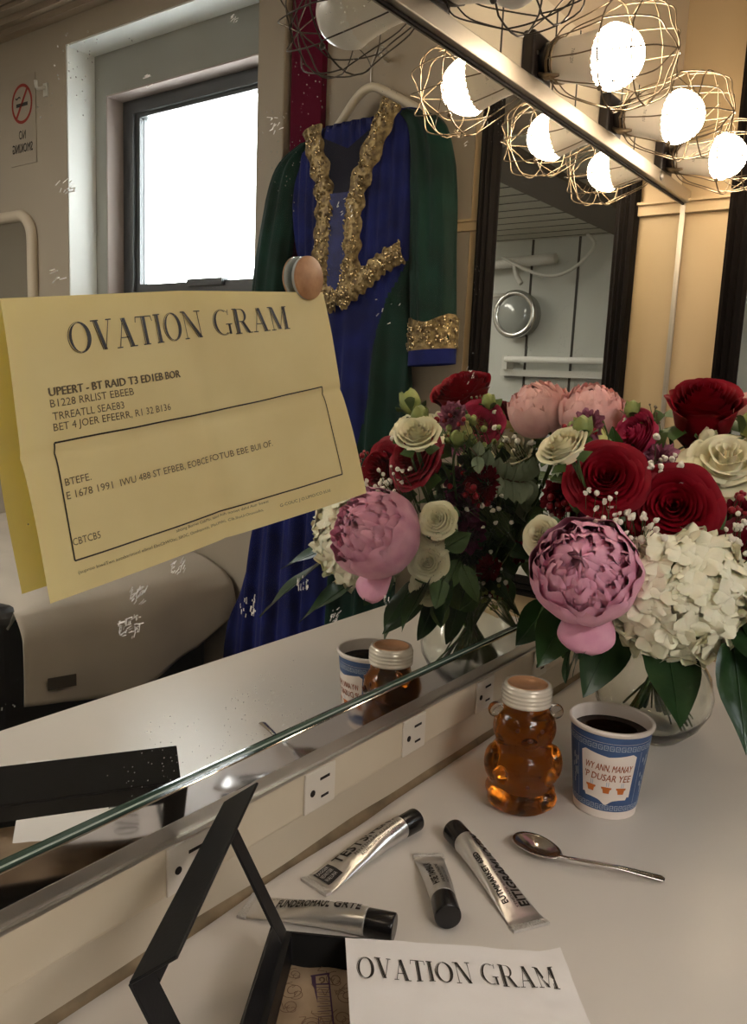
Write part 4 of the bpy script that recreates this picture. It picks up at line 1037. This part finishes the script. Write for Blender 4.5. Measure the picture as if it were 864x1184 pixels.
# peonies
def peony(label,c,face,R,m,hang=True,dense=1.,seed=1):
    c=V(c); face=V(face).normalized(); o=thing('peony',label,'peony',tuple(c),group='pink peonies'); r_=random.Random(seed)
    T=frame_to(c-face*R*.55,face); q=MB()
    def dome(az,phb,pht,w,r0,r1,ph,inn=.10):
        def f(u,v):
            uu_=u*2-1; wv=math.sin((.18+.82*v)*PI*.62)**.8*math.sqrt(max(1-(max(v-.72,0)/.33)**2*.9,.04))
            pa=phb+(pht-phb)*v; rho=r0+(r1-r0)*v**.8-inn*R*uu_*uu_*(.4+.6*v)+.05*R*max(v-.7,0)/.3+.03*R*math.sin(uu_*6+ph)*v
            aa=az+uu_*w*wv/max(math.sin(min(max(pa,.25),PI-.4)),.3)
            pa+=.05*math.sin(uu_*5+ph*2)*v
            return (rho*math.sin(pa)*math.cos(aa),rho*math.sin(pa)*math.sin(aa),R*.55+rho*math.cos(pa)*.95)
        q.grid(f,9,8,T=T)
    for k in range(6): dome(2*PI*k/6+r_.uniform(-.15,.15),2.5,.98+r_.uniform(-.05,.1),.68,R*.84,R*1.04,k,.04)
    for k in range(7): dome(2*PI*k/7+.4,2.2,.80+r_.uniform(-.10,.12),.50,R*.80,R*1.0,k+3,.05)
    NP=74
    for k in range(NP):
        ct=1-.62*(k+.5)/NP; pt=math.acos(ct); az=k*2.39996
        dome(az+r_.uniform(-.15,.15),pt+.62,max(pt-.16+r_.uniform(-.16,.12),.02),r_.uniform(.15,.38),R*.71,R*r_.uniform(.85,1.03),r_.uniform(0,6),.10)
    q.ell((0,0,R*.55),R*.68,16,10,0,T)
    q.build('petals',m,o)
    if hang:
        q=MB(); 
        def hp(u,v):
            uu_=u*2-1; w_=R*.52*(.65+.35*math.sin(v*PI*.8))*math.sqrt(max(1-(max(v-.6,0)/.42)**2,0.02))
            side_=face.cross(V((0,0,1))).normalized()
            p=c-face*R*.15+V((0,0,-R*.62))+side_*(uu_*w_-R*.10)+face*(R*.42*math.sin(v*1.6)-R*.10*uu_*uu_)+V((0,0,-R*.92*v)); return p
        q.grid(hp,10,12); solid(q.build('hanging_petal',m,o),.0006)
    q=MB(); stem_to(q,c-face*R*.55,.003,face); q.build('stem','stem',o); return o
pc=(.785,.306,.256)
peony('large pink peony leaning out over the honey bear with one hanging petal',pc,facing(pc,1,.1,.35,.15),.0565,'pink')
pc=(1.0,.402,.408)
peony('pale salmon pink peony at the top touching the mirror',pc,facing(pc,.5,0,1.0,0),.042,'salmon',False,seed=5)
# hydrangea
hc=V((.852,.232,.236)); hf=facing(hc,1,.1,-.05)
hy=thing('white_hydrangea','large creamy white hydrangea head at the front over the vase','hydrangea',tuple(hc))
q=MB(); r_=random.Random(9); HR=.066
Th=frame_to(hc,hf)
ga=2.39996
for k in range(135):
    ct=1-1.55*(k+.5)/135; st=math.sqrt(max(1-ct*ct,0)); a=k*ga
    dv=V((st*math.cos(a),st*math.sin(a),ct*.92)); rad=HR*(1+r_.uniform(-.12,.08))
    P=Th@(dv*rad); nd=(P-hc).normalized()+V((r_.uniform(-.6,.6),r_.uniform(-.6,.6),r_.uniform(-.6,.6))); Tf=frame_to(P,nd,V((r_.uniform(-1,1),r_.uniform(-1,1),r_.uniform(-1,1))))
    pr=r_.uniform(.0145,.0195)
    for j in range(4):
        aj=j*PI/2+r_.uniform(-.12,.12); cu0=r_.uniform(-.15,.35); ph=r_.uniform(0,6)
        def f(u,v):
            uu_=u*2-1; w_=pr*.56*math.sin((.12+.88*v)*PI*.86+.2)**.8 if v<1 else pr*.20
            x_=pr*v; y_=uu_*w_; z_=cu0*pr*v*v-.18*pr*uu_*uu_+.05*pr*math.sin(uu_*4+ph)
            return (x_*math.cos(aj)-y_*math.sin(aj),x_*math.sin(aj)+y_*math.cos(aj),z_)
        q.grid(f,4,4,T=Tf)
q.build('florets','hyd',hy)
q=MB(); q.ell((0,0,-.004),(HR*.80,HR*.80,HR*.74),20,12,0,Th); q.build('floret_core','bud',hy)
q=MB(); stem_to(q,hc-hf*HR*.6,.0035,hf); q.build('stem','stem',hy)
# ruffled plum stocks
def ruffle(label,c,R,m,fc,name='carnation',group='small ruffled blooms'):
    c=V(c); o=thing(name,label,'flower',tuple(c),group=group); q=MB(); r_=random.Random(int(c.z*1e4)); T=frame_to(c-V(fc)*R*.5,fc)
    for L in range(5):
        npet=5+L
        for k in range(npet): petal(q,T,2*PI*k/npet+L*.7+r_.uniform(-.3,.3),.5,R*.1,R*(.25+.19*L)*r_.uniform(.85,1.1),R*(1.1-.16*L)*r_.uniform(.9,1.1),R*.12,rag=R*.14,seed=r_.random()*9,nu=6,nv=4)
    q.build('petals',m,o); q=MB(); stem_to(q,c-V(fc)*R*.4,.0018,V(fc)); q.build('stem','stem',o)
for (c,R,m,mx,l) in (((.960,.300,.366),.020,'mauvepet',0,'mauve scabious between the front rose pair and the white rose'),((.895,.352,.285),.026,'purple',1.2,'plum stock bloom in the mirror, right of the cream rose'),((.905,.348,.318),.024,'purple',1.2,'upper plum stock bloom in the mirror near eucalyptus'),((.918,.350,.248),.023,'purple',1.2,'lower plum stock bloom in the mirror'),((.862,.350,.402),.017,'mauvepet',1,'dusty pink wax flower cluster atop the mirrored bouquet'),((.885,.385,.322),.022,'red_b',.5,'small crimson carnation left of the front rose pair'),((.93,.378,.205),.016,'red_b',1.2,'little red bloom low in the mirror'),((.965,.378,.170),.012,'red_b',1.2,'tiny red bloom lowest in the mirror'),((1.0,.384,.218),.014,'red_b',1.2,'tiny red bloom in the mirror next to the pink peony'),((.93,.20,.315),.017,'red_b',0,'small dark red carnation right of the big centre rose')):
    ruffle(l,c,R,m,tuple(facing(c,1,.2,.2,mx)))
# buds
def bud(label,c,R,m,d,L=2.2,stemr=.0016):
    c=V(c); d=V(d).normalized(); o=thing('flower_bud',label,'bud',tuple(c),group='green and cream buds'); T=frame_to(c,d)
    q=MB(); q.lathe([(R*.35,-R*L*.5),(R*.9,-R*L*.2),(R,0),(R*.8,R*L*.28),(R*.25,R*L*.5),(.0002,R*L*.55)],14,0,T)
    for k in range(4): petal(q,T@Matrix.Translation((0,0,-R*L*.4)),2*PI*k/4,.7,R*.5,R*1.12,R*L*.8,-R*.3,nu=5,nv=5,rag=R*.05)
    q.build('bud_petals',m,o)
    q=MB(); stem_to(q,c-d*R*L*.5,stemr,d); 
    for k in range(4): petal(q,T@Matrix.Translation((0,0,-R*L*.5)),2*PI*k/4+.5,.4,R*.3,R*1.15,R*L*.5,R*.3,nu=3,nv=4)
    q.build('bud_stem','stem',o)
for (c,R,m,d,l) in (((.972,.340,.420),.0095,'bud',(0,-.1,1),'slim green bud right beside the salmon peony'),((.975,.326,.388),.014,'butter',(-.3,-.3,.8),'butter yellow bud above the mauve scabious'),((.985,.205,.412),.016,'bud',(.3,-.5,.9),'fat green bud at the right edge beside the tall red rose'),((.885,.350,.385),.016,'butter',(-.2,.2,.9),'pale yellow bud in the mirror left of the raspberry bloom'),((1.03,.360,.400),.012,'bud',(0,.1,1),'yellow green bud standing before the mirror’s second red rose'),((.815,.335,.402),.011,'bud',(0,.1,1),'green bud on top of the ivory half-open rose'),((.86,.36,.375),.010,'bud',(-.2,.1,.9),'tiny green bud among the mirrored wax flowers'),((1.0,.36,.385),.010,'butter',(0,.2,.9),'tiny cream bud beside the raspberry bloom'),((1.045,.38,.372),.012,'bud',(.2,.1,.9),'green bud right of the buttery bloom in the mirror'),((.990,.255,.392),.010,'white',(-.2,-.4,.8),'little cream bud tucked under the tall red rose')):
    bud(l,c,R,m,d)
# baby's breath
def gyp(label,cs,n,seed,rad=.0034,m='gyp',name='babys_breath',group='baby’s breath sprays',spread=.024):
    r_=random.Random(seed); c=V(cs); o=thing(name,label,'flower',tuple(c),group=group); a=MB(); s_=MB(); root=c+V((.05,.02,-.06)); stem_to(s_,root,.0012)
    for k in range(n):
        p=c+V((r_.gauss(0,spread*.6),r_.gauss(0,spread*.6),r_.gauss(0,spread*.75)))
        rr=rad*r_.uniform(.65,1.2)
        a.ell(p,rr,7,5); 
        if m=='gyp':
            for j in range(3): a.ell(p+V((r_.uniform(-1,1),r_.uniform(-1,1),r_.uniform(-1,1)))*rr*.7,rr*.6,6,4)
        s_.tube(smooth_path([root,root.lerp(p,.6)+V((r_.uniform(-.006,.006),r_.uniform(-.006,.006),.0)),p],3),.00045,4)
    a.build('blossoms' if m=='gyp' else 'berries',m,o); s_.build('fine_stems','stem',o)
gyp('white baby’s breath in the gap between the two front red roses',(.893,.275,.352),30,1)
gyp('white baby’s breath spray between the left front rose and the peony',(.822,.273,.305),38,2)
gyp('white baby’s breath sprig right of the big centre rose',(.872,.190,.302),16,3,spread=.016)
gyp('white baby’s breath near the mirror left of the front roses',(.90,.385,.300),16,4,rad=.0026)
gyp('white baby’s breath behind the salmon peony',(.975,.375,.375),18,5)
gyp('white baby’s breath low on the bouquet’s mirror side',(.95,.375,.19),22,6,rad=.0028)
gyp('dark red berry cluster left of the front rose pair',(.88,.378,.312),16,7,.0045,'berry','berry_sprig','berry sprigs',.016)
gyp('dark red berries in the mirror above the red rose',(.85,.345,.385),10,8,.0045,'berry','berry_sprig','berry sprigs',.018)
gyp('dark red berries right of the big centre rose',(.905,.190,.33),10,9,.004,'berry','berry_sprig','berry sprigs',.014)
gyp('fuzzy cream seed heads in the mirror beside the yellow sheet corner',(.80,.300,.325),22,10,.0026,'gyp','seed_sprig','seed sprigs',.022)
gyp('yellow green buds in the mirror between ivory rose and raspberry bloom',(.875,.36,.385),22,14,.0042,'bud','seed_sprig','seed sprigs',.022)
gyp('yellow green buds in the mirror below the raspberry bloom',(.93,.37,.352),20,15,.0038,'bud','seed_sprig','seed sprigs',.022)
gyp('yellow green buds by the small red blooms low in the mirror',(.95,.378,.165),16,16,.0034,'bud','seed_sprig','seed sprigs',.018)
gyp('brown seed sprig curling up right of the salmon peony',(.975,.315,.415),12,12,.002,'stemw','seed_sprig','seed sprigs',.014)
# leaves
def leaf(mb,base,d,nrm,L,W,fold=.25,droop=.3,mi=0,tipp=1.5):
    base=V(base); d=V(d).normalized(); nrm=V(nrm); nrm=(nrm-d*nrm.dot(d)).normalized(); s_=d.cross(nrm)
    def f(u,v):
        uu_=u*2-1; w_=W/2*math.sin(PI*min(v**.8,1))**.8*(1-.25*v) if 0<v<1 else 0.0003
        return base+d*(L*v*(1-.12*droop*v))+s_*uu_*w_+nrm*(fold*abs(uu_)*w_-droop*L*v*v*.5+.02*L*math.sin(v*9)*uu_)
    mb.grid(f,6,10,mi)
    mb.tube([f(.5,v)+nrm*.0004 for v in (0,.2,.4,.6,.8,.97)],[.0012,.001,.0009,.0007,.0005,.0002],4,mi)
def leaf_thing(label,specs,m='leaf',name='leafy_branch',group='dark salal leaves'):
    c=V(specs[0][0]); o=thing(name,label,'leaf',tuple(c),group=group); q=MB(); s_=MB()
    for (base,tip,nrm,W,fold,droop) in specs:
        base=V(base); tip=V(tip); leaf(q,base,tip-base,nrm,(tip-base).length,W,fold,droop)
        s_.tube(smooth_path([VC+V((0,0,.14)),(VC+V((0,0,.16))).lerp(base,.6)+V((0,0,.015)),base],4),.0014,5)
    q.build('leaves',m,o); s_.build('branch','stem',o); return o
tc=lambda p:(CAM-V(p)).normalized()
leaf_thing('broad dark leaf pointing down left of the peony over the outlets',[((.845,.345,.205),(.775,.345,.150),(-.8,-.5,.3),.055,.2,.15),((.85,.37,.20),(.80,.385,.158),(-.8,-.5,.3),.045,.2,.2)])
leaf_thing('dark leaf hanging over the left of the vase',[((.88,.30,.190),(.800,.303,.120),(-.8,-.4,.3),.060,.15,.1)])
leaf_thing('large dark leaf hanging over the right front of the vase',[((.86,.245,.195),(.765,.192,.132),(-.7,-.5,.45),.064,.18,.1)])
leaf_thing('dark leaf cut by the right frame edge beside the hydrangea',[((.85,.175,.200),(.755,.130,.128),(-.7,-.6,.35),.055,.2,.1),((.88,.18,.215),(.80,.125,.19),(-.6,-.4,.7),.045,.2,.2)])
leaf_thing('green leaf below the peony reaching left in the mirror',[((.83,.29,.205),(.765,.305,.175),(-.4,.7,.5),.035,.2,.2),((.85,.33,.18),(.775,.335,.145),(-.3,.7,.4),.030,.2,.5),((.88,.33,.17),(.83,.35,.125),(-.3,.8,.2),.040,.15,.4),((.92,.34,.17),(.88,.365,.11),(-.2,.9,.1),.050,.1,.4)],'leaf')
rl=random.Random(33)
for k,(a0,zc,l) in enumerate(((2.0,.24,'dark foliage filling the mirror side, low'),(2.4,.30,'dark foliage filling the mirror side, upper'),(3.2,.27,'dark foliage behind the peony and roses'),(4.0,.28,'dark foliage behind the hydrangea'),(1.4,.25,'dark foliage at the far mirror side'),(4.8,.26,'dark foliage at the right of the bouquet'),(.4,.27,'dark foliage at the back of the bouquet toward the wall'),(2.8,.20,'dark foliage under the blooms on the left'))):
    sp_=[]
    for j in range(13):
        a=a0+rl.uniform(-.55,.55); r0=rl.uniform(.02,.055); z0=zc+rl.uniform(-.05,.05); r1=r0+rl.uniform(.035,.06)
        p=VC+V((r0*math.cos(a),r0*math.sin(a)*.8,z0)); t_=VC+V((r1*1.25*math.cos(a),min(r1*math.sin(a),.115),z0+rl.uniform(-.03,.035)))
        sp_.append((p,t_,(math.cos(a)*.3+rl.uniform(-.4,.4),math.sin(a)*.3+rl.uniform(-.4,.4),1),rl.uniform(.024,.038),.2,.3))
    leaf_thing(l,sp_,'leaf' if k%3 else 'leaf2',group='foliage filling the bouquet')
leaf_thing('mid green leaves between the salmon peony and the front rose',[((.93,.36,.355),(.88,.395,.375),(-.6,-.2,.8),.035,.2,.2),((.94,.34,.35),(.915,.34,.40),(-.8,-.3,.3),.028,.2,.2),((.91,.37,.33),(.85,.38,.345),(-.6,-.3,.8),.032,.2,.2)],'leaf2')
rq=random.Random(77)
for k,(x_,z_,l) in enumerate(((.88,.20,'dark leaves low on the mirror side below the cream roses'),(.95,.23,'dark leaves in the middle of the mirrored bouquet'),(1.02,.22,'dark leaves at the right of the mirrored bouquet'),(.93,.30,'dark leaves around the plum stocks in the mirror'),(1.03,.30,'dark leaves behind the eucalyptus sprig'),(1.08,.25,'dark leaves at the wall end of the mirrored bouquet'))):
    sp_=[]
    for j in range(12):
        p=V((x_+rq.uniform(-.05,.05),rq.uniform(.33,.375),z_+rq.uniform(-.045,.045))); d_=V((rq.uniform(-.8,.5),rq.uniform(.1,.5),rq.uniform(-.8,.5))).normalized(); L_=rq.uniform(.035,.055)
        t_=p+d_*L_; t_.y=min(t_.y,.422); sp_.append((p,t_,(-.7+rq.uniform(-.4,.4),.6,.3+rq.uniform(-.3,.5)),rq.uniform(.022,.034),.2,.2))
    leaf_thing(l,sp_,'leaf' if k%2 else 'leaf2',group='foliage filling the mirror side')
# eucalyptus
eu=thing('eucalyptus_sprig','grey green eucalyptus sprig with round leaves between bouquet and mirror','foliage',(.95,.38,.32))
pth=smooth_path([(1.04,.36,.28),(1.02,.383,.315),(.97,.394,.318),(.915,.388,.330),(.858,.382,.366)],6)
q=MB(); q.tube(pth,.0012,5); stem_to(q,(1.04,.36,.28),.0015); q.build('sprig_stem','stemw',eu)
q=MB()
for k in range(2,len(pth)-1,2):
    p=pth[k]; t_=1-k/len(pth); 
    for sg_ in (-1,1):
        dd_=V((.15*rl.uniform(-1,1)-.2,.25,sg_*.8+rl.uniform(-.3,.3))).normalized()
        L=.017+.018*t_; leaf(q,p,dd_,(-.8,.5,.15),L*1.15,L*.95,.08,.05)
q.build('round_leaves','euc',eu)

# ------------------------------------------------------------------ light
w_=bpy.data.worlds.new('sky'); sc.world=w_; w_.use_nodes=True
bg=w_.node_tree.nodes['Background']; bg.inputs[0].default_value=(.90,.96,1.0,1); bg.inputs[1].default_value=9.
pl=bpy.data.lights.new('window_portal','AREA'); pl.shape='RECTANGLE'; pl.size=gy1-gy0+.02; pl.size_y=gz1-gz0+.02
po=bpy.data.objects.new('window_portal',pl); col.objects.link(po); po.location=(X2+.10,(gy0+gy1)/2,(gz0+gz1)/2); po.rotation_euler=(PI/2,0,PI/2)
pl.cycles.is_portal=True

# ------------------------------------------------------------------ camera
f=943.6; pitch=.158464; roll=.043606; yaw=.635418
cy_,sy_=math.cos(yaw),math.sin(yaw)
fwd=V((cy_*math.cos(pitch),sy_*math.cos(pitch),-math.sin(pitch))); right=V((sy_,-cy_,0)); up=right.cross(fwd)
r2=right*math.cos(roll)+up*math.sin(roll); u2=-right*math.sin(roll)+up*math.cos(roll)
cam=bpy.data.cameras.new('camera'); co=bpy.data.objects.new('camera',cam); col.objects.link(co)
bk=-fwd
co.matrix_world=Matrix(((r2.x,u2.x,bk.x,0),(r2.y,u2.y,bk.y,0),(r2.z,u2.z,bk.z,.44),(0,0,0,1)))
cam.sensor_fit='AUTO'; cam.sensor_width=36; cam.lens=f/1184*36; cam.clip_start=.01
cam.dof.use_dof=False
sc.camera=co
sc.view_settings.view_transform='Standard'; sc.view_settings.look='None'; sc.view_settings.exposure=.84; sc.view_settings.gamma=1; sc.view_settings.use_curve_mapping=False
